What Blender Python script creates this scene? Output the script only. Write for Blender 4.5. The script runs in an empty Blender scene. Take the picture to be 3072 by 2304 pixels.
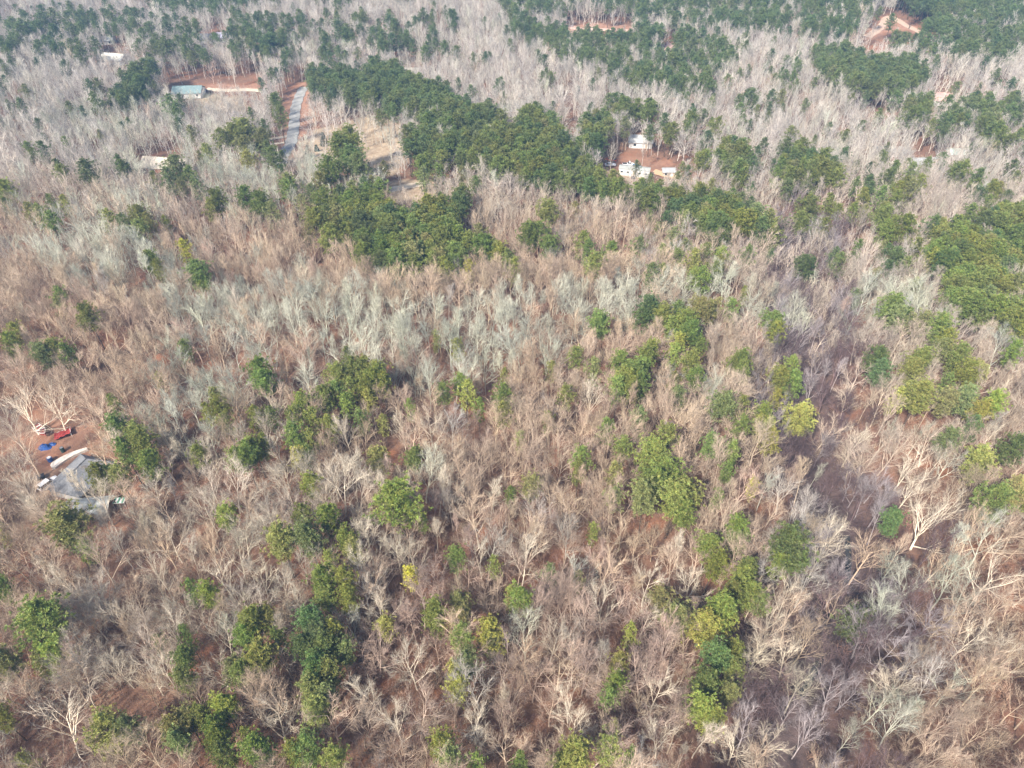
import bpy, math, random
import numpy as np
from mathutils import Vector, Matrix
R = math.radians
random.seed(7); rng = np.random.default_rng(7)
S = bpy.context.scene
col = S.collection

# ------------------------------------------------------------------ camera, sky, sun, exposure
CH = 130.0; PITCH = R(40.5); FPX = 2132.0
cd = bpy.data.cameras.new('camera'); cam = bpy.data.objects.new('camera', cd); col.objects.link(cam)
cam.location = (0, 0, CH); cam.rotation_euler = (R(90) - PITCH, 0, 0)
cd.sensor_width = 36; cd.lens = 36 * FPX / 3072; cd.clip_start = .5; cd.clip_end = 9000
S.camera = cam
SUN_EL, SUN_AZ = R(42), R(215)           # azimuth clockwise from +Y (the view direction): behind the camera, to the left
w = bpy.data.worlds.new('World'); S.world = w; w.use_nodes = True
nt = w.node_tree; bg = nt.nodes['Background']
sk = nt.nodes.new('ShaderNodeTexSky'); sk.sky_type = 'NISHITA'; sk.sun_disc = False
sk.sun_elevation = SUN_EL; sk.sun_rotation = SUN_AZ; sk.altitude = 200; sk.dust_density = 2.5; sk.air_density = 1.0
nt.links.new(sk.outputs[0], bg.inputs[0]); bg.inputs[1].default_value = .115
sl = bpy.data.lights.new('sun', 'SUN'); sl.energy = 4.5; sl.angle = R(5); sl.color = (1, .93, .83)
so = bpy.data.objects.new('sun', sl); col.objects.link(so)
so.rotation_euler = Vector((math.sin(SUN_AZ) * math.cos(SUN_EL), math.cos(SUN_AZ) * math.cos(SUN_EL), math.sin(SUN_EL))).to_track_quat('Z', 'Y').to_euler()
S.view_settings.view_transform = 'Standard'; S.view_settings.look = 'None'
S.view_settings.exposure = 1.05; S.view_settings.gamma = 1
S.cycles.max_bounces = 4; S.cycles.diffuse_bounces = 3; S.cycles.glossy_bounces = 2; S.cycles.transmission_bounces = 2
S.cycles.volume_bounces = 0; S.cycles.transparent_max_bounces = 6
S.cycles.use_adaptive_sampling = True; S.cycles.adaptive_threshold = .02

# ------------------------------------------------------------------ terrain
def ss(a, b, x):
    t = np.clip((np.asarray(x, float) - a) / (b - a), 0, 1); return t * t * (3 - 2 * t)
CT, ST = math.cos(PITCH), math.sin(PITCH)
def unproj(px, py, z):
    u = (px - 1536) / FPX; v = -(py - 1152) / FPX
    d = (u, CT + v * ST, -ST + v * CT)
    t = (CH - z) / -d[2]
    return d[0] * t, d[1] * t
def proj(x, y, z):
    dz = z - CH
    dep = y * CT - dz * ST
    up = y * ST + dz * CT
    dep = np.maximum(dep, 1e-3)
    return 1536 + FPX * x / dep, 1152 - FPX * up / dep, dep
def polyline_dist(x, y, pts):
    x = np.asarray(x, float); y = np.asarray(y, float); best = np.full(x.shape, 1e9)
    for (ax, ay), (bx, by) in zip(pts[:-1], pts[1:]):
        vx, vy = bx - ax, by - ay; L = vx * vx + vy * vy
        t = np.clip(((x - ax) * vx + (y - ay) * vy) / L, 0, 1)
        best = np.minimum(best, np.hypot(x - ax - t * vx, y - ay - t * vy))
    return best
GULLY_PX = [(2410, 700), (2400, 820), (2390, 960), (2430, 1080), (2400, 1250), (2440, 1400), (2530, 1520), (2545, 1680), (2530, 1830), (2450, 1990), (2400, 2090), (2330, 2330), (2250, 2600)]
GULLY = [unproj(a, b, -4) for a, b in GULLY_PX]
RIDGE = [unproj(a, b, 3) for a, b in [(900, 1010), (1400, 960), (1800, 900), (2150, 880), (2350, 930)]]
def H(x, y):
    x = np.asarray(x, float); y = np.asarray(y, float)
    h = 2.2 * np.sin(x * .021 + 1) * np.cos(y * .017) + 1.5 * np.sin(x * .011 - y * .023 + 2) + .8 * np.sin(x * .06 + y * .045)
    h = h + 3.0 * np.sin(y * .0135 + x * .006) * ss(150, 350, y)
    h = h - 8 * np.exp(-(polyline_dist(x, y, GULLY) / 12) ** 2)
    h = h + 6.5 * np.exp(-(polyline_dist(x, y, RIDGE) / 13) ** 2)
    crest = 545 + .25 * (x - 280)
    h = h + 10 * np.exp(-((y - crest + 15) / 55) ** 2) * ss(120, 240, x)
    h = h - 42 * ss(crest, crest + 150, y) * ss(150, 300, x)
    return h
def ground(px, py, up=0.0):
    z = 0.0
    for _ in range(12):
        x, y = unproj(px, py, z + up); z = .5 * z + .5 * float(H(x, y))
    return x, y, float(H(x, y))
def inpoly(px, py, poly):
    px = np.asarray(px, float); py = np.asarray(py, float); r = np.zeros(px.shape, bool)
    n = len(poly); j = n - 1
    for i in range(n):
        xi, yi = poly[i]; xj, yj = poly[j]
        c = ((yi > py) != (yj > py)) & (px < (xj - xi) * (py - yi) / ((yj - yi) or 1e-9) + xi)
        r ^= c; j = i
    return r

# ------------------------------------------------------------------ materials
def mat(name, rough=.85):
    m = bpy.data.materials.new(name); m.use_nodes = True
    b = m.node_tree.nodes['Principled BSDF']; b.inputs['Roughness'].default_value = rough
    b.inputs['Specular IOR Level'].default_value = .25
    return m, m.node_tree, b
def flat(name, c, rough=.7, var=.12, scale=3.0, metal=0):
    m, t, b = mat(name, rough)
    tc = t.nodes.new('ShaderNodeTexCoord'); n = t.nodes.new('ShaderNodeTexNoise'); n.inputs['Scale'].default_value = scale; n.inputs['Detail'].default_value = 5
    r = t.nodes.new('ShaderNodeValToRGB')
    r.color_ramp.elements[0].position = .3; r.color_ramp.elements[1].position = .7
    r.color_ramp.elements[0].color = (*[v * (1 - var * 1.6) for v in c], 1); r.color_ramp.elements[1].color = (*[min(1, v * (1 + var)) for v in c], 1)
    t.links.new(tc.outputs['Object'], n.inputs['Vector']); t.links.new(n.outputs[0], r.inputs[0]); t.links.new(r.outputs[0], b.inputs['Base Color'])
    b.inputs['Metallic'].default_value = metal
    return m
def tinted(name, scale, lo, hi, rough=.9, transl=0):
    """the instance's or object's own 'tint' times a fine noise"""
    m, t, b = mat(name, rough)
    a = t.nodes.new('ShaderNodeAttribute'); a.attribute_type = 'INSTANCER'; a.attribute_name = 'tint'
    tc = t.nodes.new('ShaderNodeTexCoord'); n = t.nodes.new('ShaderNodeTexNoise'); n.inputs['Scale'].default_value = scale; n.inputs['Detail'].default_value = 3
    mr = t.nodes.new('ShaderNodeMapRange'); mr.inputs['From Min'].default_value = .32; mr.inputs['From Max'].default_value = .68
    mr.inputs['To Min'].default_value = lo; mr.inputs['To Max'].default_value = hi
    vm = t.nodes.new('ShaderNodeVectorMath'); vm.operation = 'SCALE'
    t.links.new(tc.outputs['Object'], n.inputs['Vector']); t.links.new(n.outputs[0], mr.inputs['Value'])
    t.links.new(a.outputs['Color'], vm.inputs[0]); t.links.new(mr.outputs[0], vm.inputs['Scale'])
    if transl:                                       # leaf-to-leaf change of hue
        n2 = t.nodes.new('ShaderNodeTexNoise'); n2.inputs['Scale'].default_value = 1.7; t.links.new(tc.outputs['Object'], n2.inputs['Vector'])
        m2 = t.nodes.new('ShaderNodeMapRange'); m2.inputs['From Min'].default_value = .3; m2.inputs['From Max'].default_value = .7; m2.inputs['To Min'].default_value = .465; m2.inputs['To Max'].default_value = .535
        hs = t.nodes.new('ShaderNodeHueSaturation'); t.links.new(n2.outputs[0], m2.inputs['Value']); t.links.new(m2.outputs[0], hs.inputs['Hue']); t.links.new(vm.outputs[0], hs.inputs['Color']); vm = hs
    t.links.new(vm.outputs[0], b.inputs['Base Color'])
    if transl:
        tr = t.nodes.new('ShaderNodeBsdfTranslucent'); mx = t.nodes.new('ShaderNodeMixShader'); mx.inputs[0].default_value = transl
        t.links.new(vm.outputs[0], tr.inputs[0]); t.links.new(b.outputs[0], mx.inputs[1]); t.links.new(tr.outputs[0], mx.inputs[2])
        t.links.new(mx.outputs[0], t.nodes['Material Output'].inputs[0])
    return m
M_BARK = tinted('bare_bark', 1.2, .9, 1.4)
M_TWIG = tinted('bare_twigs', .6, .6, 1.05)
M_NEEDLE = tinted('pine_needles', .9, .62, 1.5, .6, .22)
M_PBARK = flat('pine_bark', (.10, .07, .052), .95, .3, 2)
M_BRUSH = tinted('brush_twigs', .8, .7, 1.3)

# ------------------------------------------------------------------ mesh helpers
class MB:
    def __init__(s): s.v = []; s.f = []; s.m = []; s.n = 0
    def add(s, vs, fs, mi=0):
        s.v.extend(vs); s.f.extend([tuple(i + s.n for i in f) for f in fs]); s.m.extend([mi] * len(fs)); s.n += len(vs)
    def tube(s, pts, rad, k=5, mi=0, tip=True):
        n = len(pts); vs = []; fs = []
        for i in range(n):
            a = pts[max(i - 1, 0)]; b = pts[min(i + 1, n - 1)]
            d = (b - a).normalized(); u = d.orthogonal().normalized(); w_ = d.cross(u)
            if i == n - 1 and tip: vs.append(tuple(pts[i])); break
            for j in range(k):
                an = 2 * math.pi * j / k
                vs.append(tuple(pts[i] + (u * math.cos(an) + w_ * math.sin(an)) * rad[i]))
        for i in range(n - 1):
            for j in range(k):
                j2 = (j + 1) % k
                if i == n - 2 and tip: fs.append((i * k + j, i * k + j2, (n - 1) * k))
                else: fs.append((i * k + j, i * k + j2, (i + 1) * k + j2, (i + 1) * k + j))
        if not tip: fs.append(tuple((n - 1) * k + j for j in range(k)))
        s.add(vs, fs, mi)
    def box(s, c, d, rz=0, mi=0, taper=1.0):
        cx, cy, cz = c; dx, dy, dz = d[0] / 2, d[1] / 2, d[2] / 2; vs = []
        for z, k in ((-dz, 1), (dz, taper)):
            for x, y in ((-dx, -dy), (dx, -dy), (dx, dy), (-dx, dy)):
                x *= k; y *= k
                vs.append((cx + x * math.cos(rz) - y * math.sin(rz), cy + x * math.sin(rz) + y * math.cos(rz), cz + z))
        s.add(vs, [(3, 2, 1, 0), (4, 5, 6, 7), (0, 1, 5, 4), (1, 2, 6, 5), (2, 3, 7, 6), (3, 0, 4, 7)], mi)
    def prism(s, outline, axis, a, b, mi=0):
        """outline = list of 2-D points, extruded along axis x or y or z from a to b"""
        n = len(outline); vs = []
        for t in (a, b):
            for p, q in outline:
                vs.append({'x': (t, p, q), 'y': (p, t, q), 'z': (p, q, t)}[axis])
        s.add(vs, [tuple(range(n - 1, -1, -1)), tuple(range(n, 2 * n))] + [(i, (i + 1) % n, n + (i + 1) % n, n + i) for i in range(n)], mi)
    def mesh(s, name, mats, smooth=False):
        me = bpy.data.meshes.new(name); me.from_pydata(s.v, [], s.f); me.validate()
        for m in (mats if isinstance(mats, (list, tuple)) else [mats]): me.materials.append(m)
        if len(me.polygons) == len(s.m): me.polygons.foreach_set('material_index', s.m)
        if smooth: me.polygons.foreach_set('use_smooth', [True] * len(me.polygons))
        me.update(); return me
    def obj(s, name, mats, parent=None, loc=None, smooth=False):
        o = bpy.data.objects.new(name, s.mesh(name, mats, smooth)); col.objects.link(o)
        if parent: o.parent = parent
        if loc: o.location = loc
        return o
def empty(name, loc, rz=0):
    o = bpy.data.objects.new(name, None); col.objects.link(o); o.empty_display_size = .5
    o.location = loc; o.rotation_euler = (0, 0, rz); return o
def tag(o, label=None, cat=None, group=None, kind=None):
    if label: o['label'] = label
    if cat: o['category'] = cat
    if group: o['group'] = group
    if kind: o['kind'] = kind
    return o

# ------------------------------------------------------------------ layout of the woods (photo pixels of crown centres, turned into places on the terrain)
K1 = .6994; K4 = 1.2184
def P(off, k, pts): return [(off[0] + a * k, off[1] + b * k) for a, b in pts]
Q1 = [(30,835,40,'y'),(20,880,25),(130,895,30,'y'),(170,920,35),(220,950,35),(240,895,25),(290,905,25,'y'),(465,945,35),(530,950,30,'o'),(600,940,40),(600,985,35),(640,950,30,'o'),(715,970,20),(785,1065,32,'Y'),(640,1110,28),(665,1155,28),(690,1190,25),(860,1190,50),(870,1230,30),(270,1300,30),(265,1335,25,'o'),(390,1370,42),(70,1425,35),(50,1480,35),(50,1530,30,'o'),(180,1530,40,'o'),(245,1490,45),(285,1510,35),(810,1530,30),(690,1640,18),(1115,1600,46),(1125,1645,40),(1490,1560,30,'d'),(1440,1620,45),(1510,1610,45),(1560,1590,40),(1590,1630,45),(1640,1600,40),(1640,1645,38),(1870,1475,18,'o'),(1960,1525,28),(1975,1625,35),(2160,1645,22),(395,750,40,'d'),(190,655,28,'d'),(95,465,25,'d'),(10,535,15),(760,745,45,'o'),(740,795,38,'o'),(810,760,35),(850,800,35,'o'),(940,870,40),(900,890,25),(1070,860,40),(1130,890,40),(1160,920,35,'o'),(1180,700,35,'d'),(1215,680,25),(890,670,28,'y'),(1040,580,50,'y'),(1000,610,45),(955,620,35),(1060,640,40,'o'),(1120,620,40,'o'),(1150,660,35,'o'),(1060,700,30,'y'),(1180,470,30),(1200,510,30),(1500,610,42),(1480,660,46),(1500,705,50),(1530,640,35,'y'),(1455,625,25),(1540,730,40,'o'),(1410,770,45),(1380,800,35,'o'),(1250,800,40,'o'),(1240,835,35),(1370,870,40),(1340,830,30,'o'),(1290,880,30,'o'),(1350,950,40),(1320,990,28,'o'),(1160,195,48,'d'),(1120,185,24),(1210,195,24),(1450,160,30,'d'),(1490,170,25),(1410,265,25,'d'),(820,245,20,'o'),(700,230,30,'o'),(710,205,26),(580,90,25),(190,110,30),(240,100,30),(300,100,25),(60,130,30),(90,155,30),(130,150,25),(170,220,25),(240,225,25),(430,380,25,'o'),(740,480,35),(770,505,25),(1190,440,26),(1715,190,22,'d'),(480,60,18),(460,20,16),(1960,1010,35),(2050,1010,35,'o'),(2070,1080,45),(2110,1060,40),(2140,1100,35),(2010,1190,28,'y'),(2180,1110,30)]
Q2 = [(885,560,30,'y'),(980,480,26),(1110,430,25,'d'),(1150,430,25,'o'),(1030,430,30,'d'),(1200,590,30,'o'),(1590,950,40,'y'),(1600,1010,35,'y'),(1680,1000,45),(1640,960,30),(1260,920,45),(1250,965,40),(1350,970,30),(1250,1155,40,'d'),(1280,1175,24,'d'),(1660,1110,40,'d'),(1620,1150,30,'d'),(1410,900,25),(1470,890,25),(150,940,45),(120,1010,45),(80,1035,42),(165,1065,40),(300,1050,35),(330,1090,35),(350,1140,40),(420,1075,35),(440,1110,25),(550,1070,35,'o'),(690,1030,35,'o'),(600,1180,35,'d'),(640,1195,22),(790,1130,35),(780,1185,30),(900,1090,30),(890,1150,25),(20,1150,35),(270,910,20,'o'),(610,1335,50,'d'),(560,1370,38,'d'),(650,1370,42),(690,1405,38),(720,1340,32),(745,1405,46),(765,1445,42),(720,1470,36,'y'),(820,1330,48,'o'),(855,1365,28,'o'),(885,1340,22,'o'),(950,1310,33),(1000,1280,18),(370,1400,42),(400,1380,33),(810,1510,28),(700,1510,34,'y'),(610,1500,36),(570,1530,40),(545,1565,42),(480,1560,40),(525,1610,48),(495,1645,50),(565,1645,38),(770,1560,42),(795,1610,40),(285,1520,35),(360,1590,36,'o'),(170,1600,28),(975,1550,40),(1000,1585,34),(945,1600,30),(1120,1390,44),(1135,1435,38),(1190,1590,38,'y'),(1150,1630,44),(1210,1635,38),(1620,1330,48),(1655,1375,38,'o'),(1745,1375,44,'o'),(1700,1350,32),(1850,1430,48),(1875,1465,38),(1830,1490,42,'o'),(1560,1540,44,'d'),(1600,1590,40,'d'),(1745,1550,48),(1720,1600,44),(1910,1530,42),(1950,1600,44),(2005,1590,44,'o'),(2150,1510,38)]
Q3 = [(490,190,42),(505,120,28),(575,215,42),(600,285,55),(540,300,40),(650,345,42),(630,395,35),(430,400,42),(500,385,42,'o'),(480,425,32),(930,60,36),(940,110,42),(965,160,38),(905,165,30),(865,345,36),(1090,265,46),(1060,330,50),(1135,300,30),(1035,380,38),(1095,140,36),(1165,180,32),(1170,25,32),(1300,90,40),(1260,140,36),(1330,150,38),(1270,220,40),(1320,230,38),(1390,50,40),(1400,110,34),(1405,180,38,'y'),(1440,40,36),(1480,90,36),(1500,25,38),(1560,25,40),(1590,100,34,'y'),(1555,190,35),(1280,305,38,'y'),(1325,345,30),(1325,415,40,'y'),(1620,320,48,'o'),(1770,310,40),(1645,195,26,'o'),(1900,40,36),(1995,50,38,'y'),(2055,140,28),(2145,60,42),(2165,125,38),(1760,140,22,'y'),(2190,500,26),(975,590,40,'y'),(1290,570,42),(1410,590,50),(1210,695,60,'o'),(1335,680,64,'o'),(1490,700,42),(1520,760,42,'o'),(1420,780,36,'y'),(1385,850,50),(1400,910,48),(1490,890,44),(1490,970,42),(1725,560,95,'g'),(1815,620,22),(300,640,80,'o'),(385,735,38,'y'),(320,705,36,'o'),(830,915,36),(905,940,42,'y'),(1960,780,42),(1765,850,34,'Y'),(2125,810,22),(175,1010,52),(190,1085,95,'y'),(215,1150,55,'y'),(20,915,42,'y'),(30,1200,60,'o'),(10,670,24),(20,1450,42,'y'),(815,1110,30),(800,1200,44),(810,1290,44,'o'),(700,1150,26,'o'),(1080,1020,52),(1060,1090,48),(1150,1040,40,'o'),(1120,1170,54,'y'),(1110,1240,48,'y'),(1200,1140,38),(1010,1215,50,'o'),(1050,1285,44),(1330,1020,58,'d'),(1370,1085,58,'d'),(1310,1110,54,'d'),(1380,1175,58,'d'),(1425,1120,48),(1340,1215,56,'d'),(1410,1235,56,'o'),(1470,1175,46,'o'),(1340,1295,54,'o'),(1350,1395,58,'o'),(1400,1345,44,'o'),(960,1370,52,'y'),(970,1430,42,'y'),(885,1470,44),(960,1500,50),(930,1560,50),(990,1615,50),(815,1480,48,'o'),(775,1515,52,'o'),(800,1570,48,'o'),(455,1510,68,'y'),(590,1500,48,'o'),(1060,1540,28),(1100,1590,54),(1140,1635,48),(1275,1600,48),(1330,1635,56),(1440,1620,58,'y'),(1900,1570,54),(1930,1635,52,'o'),(120,1650,30,'y'),(195,1240,36,'o'),(1850,985,48),(1880,1055,33),(1990,960,42,'o'),(1960,1065,42,'o'),(1990,1135,48),(2000,1205,52,'o'),(1945,1270,38,'y'),(1950,1345,42,'y'),(2120,1095,54,'y'),(2095,1150,42,'o'),(1665,1080,38,'y'),(2040,1650,38),(2185,930,28,'y')]
Q4 = [(140,25,22),(265,20,22),(298,15,20),(90,100,16),(410,35,20,'o'),(400,12,16),(320,85,22,'d'),(240,110,22),(272,160,22),(178,190,22),(165,232,20),(45,245,24,'o'),(25,155,11,'y'),(255,250,22,'o'),(255,310,22,'o'),(350,190,38),(340,240,38),(380,145,28),(400,215,34),(440,268,33),(400,300,36),(330,300,33,'o'),(435,312,28),(520,70,31,'o'),(560,80,20),(500,150,23),(558,140,21),(540,195,22),(533,232,19),(615,75,22),(630,105,22,'y'),(642,135,22,'y'),(605,120,18),(700,95,32,'y'),(718,120,18,'y'),(690,15,23),(650,50,18,'y'),(590,270,15,'y'),(505,295,15),(490,395,30),(500,440,28),(555,365,30),(552,408,23,'o'),(590,465,28,'d'),(575,510,28),(560,490,23,'y'),(510,570,36,'y'),(488,612,36,'y'),(540,540,23),(535,600,22,'y'),(420,560,34,'o'),(380,530,28,'o'),(400,600,26,'o'),(675,435,44,'d'),(648,468,22),(700,462,23),(605,560,22,'o'),(500,680,32,'d'),(540,690,28),(540,722,28),(480,740,32,'d'),(470,785,30,'y'),(480,832,30,'y'),(530,768,24,'o'),(28,535,30),(90,495,21,'o'),(165,500,17,'o'),(290,638,19,'y'),(265,710,23,'o'),(256,762,24),(238,790,16),(255,865,13,'y'),(150,920,42),(240,920,32,'y'),(290,932,24),(20,932,24),(110,942,24),(955,35,22,'y'),(1000,45,32),(985,18,20,'o'),(1070,40,25,'o'),(1060,22,18),(1130,40,27,'o'),(1152,65,24,'y'),(1192,55,23,'y'),(1082,145,24,'d'),(1130,130,20,'d'),(1230,165,28,'d'),(1158,205,34,'y'),(1175,305,36),(1250,270,27,'o'),(1250,302,22),(940,340,24,'d'),(835,590,30,'d'),(200,375,13)]
PINES = []
for q, off, k in ((Q1, (0, 0), K1), (Q2, (1532, 0), K1), (Q3, (0, 1144), K1), (Q4, (1532, 1144), K4)):
    for t in q: PINES.append((off[0] + t[0] * k, off[1] + t[1] * k, t[2] * k, t[3] if len(t) > 3 else 'g'))
STANDS = [(.97, P((0,0),K1,[(1400,900),(1430,850),(1500,830),(1560,780),(1620,780),(1640,880),(1720,940),(1790,895),(1880,860),(1980,850),(1990,900),(1960,960),(2000,1060),(1990,1120),(1900,1150),(1780,1150),(1640,1165),(1560,1120),(1520,1060),(1450,1060),(1380,1060),(1430,980)])),
 (.93, P((0,0),K1,[(1290,330),(1340,300),(1560,320),(1600,290),(1700,280),(1790,350),(1900,380),(1950,450),(2010,470),(2020,540),(1990,600),(1950,640),(1890,720),(1890,770),(1780,790),(1700,770),(1740,590),(1830,520),(1850,470),(1700,490),(1600,440),(1480,420),(1350,400),(1300,390)])),
 (.85, P((0,0),K1,[(2020,480),(2100,470),(2160,520),(2200,600),(2200,740),(2120,750),(2050,700),(1960,700),(1920,720),(1960,640),(2030,600)])),
 (.8, P((0,0),K1,[(560,310),(640,290),(700,300),(640,340),(600,400),(550,440),(450,460),(400,490),(380,470),(520,400)])),
 (.5, P((0,0),K1,[(600,-60),(600,0),(700,30),(760,50),(1000,40),(1200,0),(1200,-60)])), (.5, P((0,0),K1,[(1330,-60),(1500,-60),(1500,45),(1380,40)])),
 (.4, P((0,0),K1,[(800,90),(900,60),(1300,110),(1250,130),(870,170),(830,130)])),
 (.95, P((1532,0),K1,[(0,580),(100,470),(170,520),(230,600),(260,650),(340,720),(420,775),(500,800),(620,805),(700,835),(760,850),(850,840),(920,860),(1000,890),(1020,930),(1120,960),(1130,1020),(1000,1010),(880,990),(780,960),(700,900),(600,860),(520,850),(480,830),(400,830),(300,800),(150,780),(60,780),(40,740),(0,730)])),
 (.7, P((1532,0),K1,[(290,640),(300,540),(400,500),(450,540),(500,600),(500,650),(420,650)])),
 (.8, P((1532,0),K1,[(640,590),(700,560),(750,600),(850,680),(850,710),(760,690),(720,670),(660,630)])),
 (.75, P((1532,0),K1,[(870,650),(960,640),(1040,670),(1040,720),(1000,760),(900,720)])),
 (.75, P((1532,0),K1,[(1160,640),(1280,650),(1350,690),(1420,730),(1430,780),(1320,780),(1160,800),(1150,720)])),
 (.6, P((1532,0),K1,[(0,60),(100,90),(400,120),(650,130),(900,170),(950,240),(860,330),(870,400),(700,400),(640,360),(500,370),(420,300),(300,280),(100,170),(0,200)])),
 (.62, P((1532,0),K1,[(600,40),(1600,60),(1660,-60),(2202,-60),(2202,200),(2100,260),(1800,240),(1500,180),(1100,120),(700,90)])),
 (.55, P((1532,0),K1,[(-100,-60),(1600,-60),(1600,60),(0,70)])),
 (.8, P((1532,0),K1,[(1300,220),(1440,210),(1530,260),(1760,270),(1790,340),(1700,400),(1560,390),(1420,370),(1300,280)])),
 (.55, P((1532,0),K1,[(1560,400),(1750,400),(1850,450),(2202,420),(2202,650),(2050,600),(1950,540),(1800,600),(1650,560),(1640,470)])),
 (.78, P((1532,0),K1,[(1770,1000),(1900,960),(2050,920),(2300,900),(2300,1230),(2060,1220),(1950,1170),(1790,1130)])),
 (.75, P((1532,0),K1,[(1870,1180),(2050,1180),(2300,1250),(2300,1500),(2140,1450),(2070,1370),(1960,1370),(1880,1290)])),
 (.75, P((1532,0),K1,[(420,440),(600,470),(680,480),(600,510),(430,480)])), (.7, P((1532,0),K1,[(720,520),(790,500),(800,560),(740,560)])),
 (.3, P((1532,0),K1,[(1460,780),(1760,780),(1760,900),(1600,900),(1460,860)])), (.35, P((1532,0),K1,[(1900,740),(2120,760),(2100,840),(1900,820)])),
 (.98, [(2700,-30),(2790,-30),(2880,130),(2830,120),(2700,40)]),
 (.2, P((0,0),K1,[(0,60),(2000,60),(2000,250),(0,250)]))]
# places kept open (ground footprints) and features that must not be hidden by the trees in front of them
OPEN = [(.97, [(800,540),(835,400),(850,300),(870,250),(930,250),(945,330),(940,420),(900,500),(850,540)]),
 (.74, [(925,390),(1010,370),(1060,350),(1180,350),(1215,400),(1225,470),(1200,530),(1050,520),(920,520),(890,480)]),
 (.85, [(1170,540),(1290,530),(1400,545),(1400,600),(1290,620),(1170,610)]),
 (.82, [(-40,1270),(100,1240),(250,1260),(310,1330),(350,1380),(330,1560),(150,1580),(60,1500),(-40,1490)]),
 (.95, [(1800,470),(1900,465),(2060,500),(2110,560),(1990,570),(1930,580),(1800,560)]),
 (.95, [(500,240),(790,240),(800,300),(740,350),(590,350),(500,320)]),
 (.97, [(2580,118),(2640,45),(2690,42),(2820,120),(2770,135),(2700,100),(2620,125)]),
 (.97, [(1680,70),(1900,75),(1900,125),(1700,110)]), (.8, [(2570,340),(2690,340),(2700,385),(2590,390)]),
 (.5, [(1870,400),(1970,400),(1975,470),(1870,470)]), (.85, [(2700,465),(2830,465),(2830,530),(2700,530)]),
 (.9, [(2780,280),(2860,280),(2860,325),(2780,325)]), (.8, [(400,470),(570,470),(580,540),(420,540)]),
 (.9, [(1690,290),(1715,290),(1725,460),(1695,460)]), (.8,[(1970,130),(2030,130),(2040,200),(1980,200)]),
 (.85,[(290,150),(400,150),(400,200),(290,200)]),(.85,[(560,95),(690,95),(690,135),(560,135)]),(.8,[(1180,200),(1260,200),(1260,240),(1180,240)]),(.8,[(20,50),(80,50),(80,80),(20,80)])]
KEEP = [[(800,480),(850,330),(885,270),(925,270),(915,360),(880,480)], [(940,400),(1200,400),(1190,500),(940,480)], [(1150,540),(1300,530),(1300,590),(1160,595)],
 [(100,1260),(220,1260),(220,1370),(100,1370)], [(100,1410),(180,1410),(180,1480),(100,1480)], [(155,1340),(320,1340),(320,1480),(160,1480)],
 [(1800,470),(2020,470),(2020,535),(1800,535)], [(520,250),(780,250),(780,290),(520,290)], [(2570,130),(2590,100),(2650,30),(2690,30),(2815,118),(2800,145),(2700,120),(2620,150)],
 [(1680,62),(1900,65),(1900,115),(1690,110)], [(2735,470),(2800,470),(2800,500),(2735,500)],
 [(2790,285),(2845,285),(2845,312),(2790,312)], [(440,475),(560,475),(560,510),(440,510)],[(300,155),(380,155),(380,185),(300,185)],[(590,100),(685,100),(685,122),(590,122)],[(1200,205),(1250,205),(1250,225),(1200,225)],[(1975,130),(2025,130),(2025,170),(1975,170)]]
FEATURE = [(215,1440,150,'giant'),(945,800,100,'broad'),(1160,1430,120,'broad'),(1765,1180,115,'broad'),(1620,930,95,'broad'),(1700,1440,105,'broad'),(930,1060,72,'vase'),(1450,430,95,'vase'),(1870,430,75,'vase'),(1940,440,70,'vase'),(330,430,60,'vase'),(400,470,62,'vase'),(165,520,60,'vase'),(30,330,60,'vase'),(25,180,60,'vase'),(75,430,55,'vase'),(2100,450,66,'vase'),(660,780,70,'broad'),(1570,640,78,'vase'),(1765,700,70,'broad'),(1190,850,68,'vase'),(290,830,70,'vase'),(140,800,80,'broad'),(710,630,75,'vase'),(1120,570,85,'broad'),(640,440,80,'vase'),(1075,60,88,'broad'),(1640,440,66,'broad'),(2060,700,66,'broad'),(1850,150,95,'broad'),(710,1040,95,'broad'),(610,1210,75,'broad'),(715,1250,66,'vase'),(920,1190,68,'broad'),(490,970,55,'broad'),(365,970,55,'vase'),(1590,1290,66,'vase'),(2060,1440,66,'broad'),(350,1080,75,'broad'),(480,240,60,'vase'),(80,80,75,'giant'),(200,70,72,'giant'),(750,200,85,'broad'),(880,260,60,'vase'),(440,600,70,'vase'),(160,500,60,'vase'),(1210,380,50,'vase'),(1480,190,55,'vase')]
FEATURE = [(a * K1, 1144 + b * K1, r * K1, f) for a, b, r, f in FEATURE]
FEATURE += [(1532 + a * K4, 1144 + b * K4, r * K4, f) for a, b, r, f in [(235,530,62,'broad'),(430,390,38,'vase'),(365,740,48,'broad'),(160,840,42,'broad'),(570,870,66,'broad'),(640,860,55,'broad'),(985,185,45,'broad'),(1035,330,66,'giant'),(1200,450,74,'giant'),(660,560,48,'broad'),(770,400,52,'vase'),(150,760,45,'broad'),(30,420,45,'vase'),(330,560,38,'vase'),(700,650,46,'broad'),(990,240,50,'broad'),(1090,280,48,'broad'),(1200,120,40,'broad'),(850,130,44,'broad'),(620,640,42,'broad'),(690,500,38,'vase'),(1150,600,50,'broad'),(1230,640,45,'broad'),(340,470,40,'vase'),(380,850,38,'broad'),(100,620,38,'broad'),(450,470,34,'vase')]]
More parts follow.
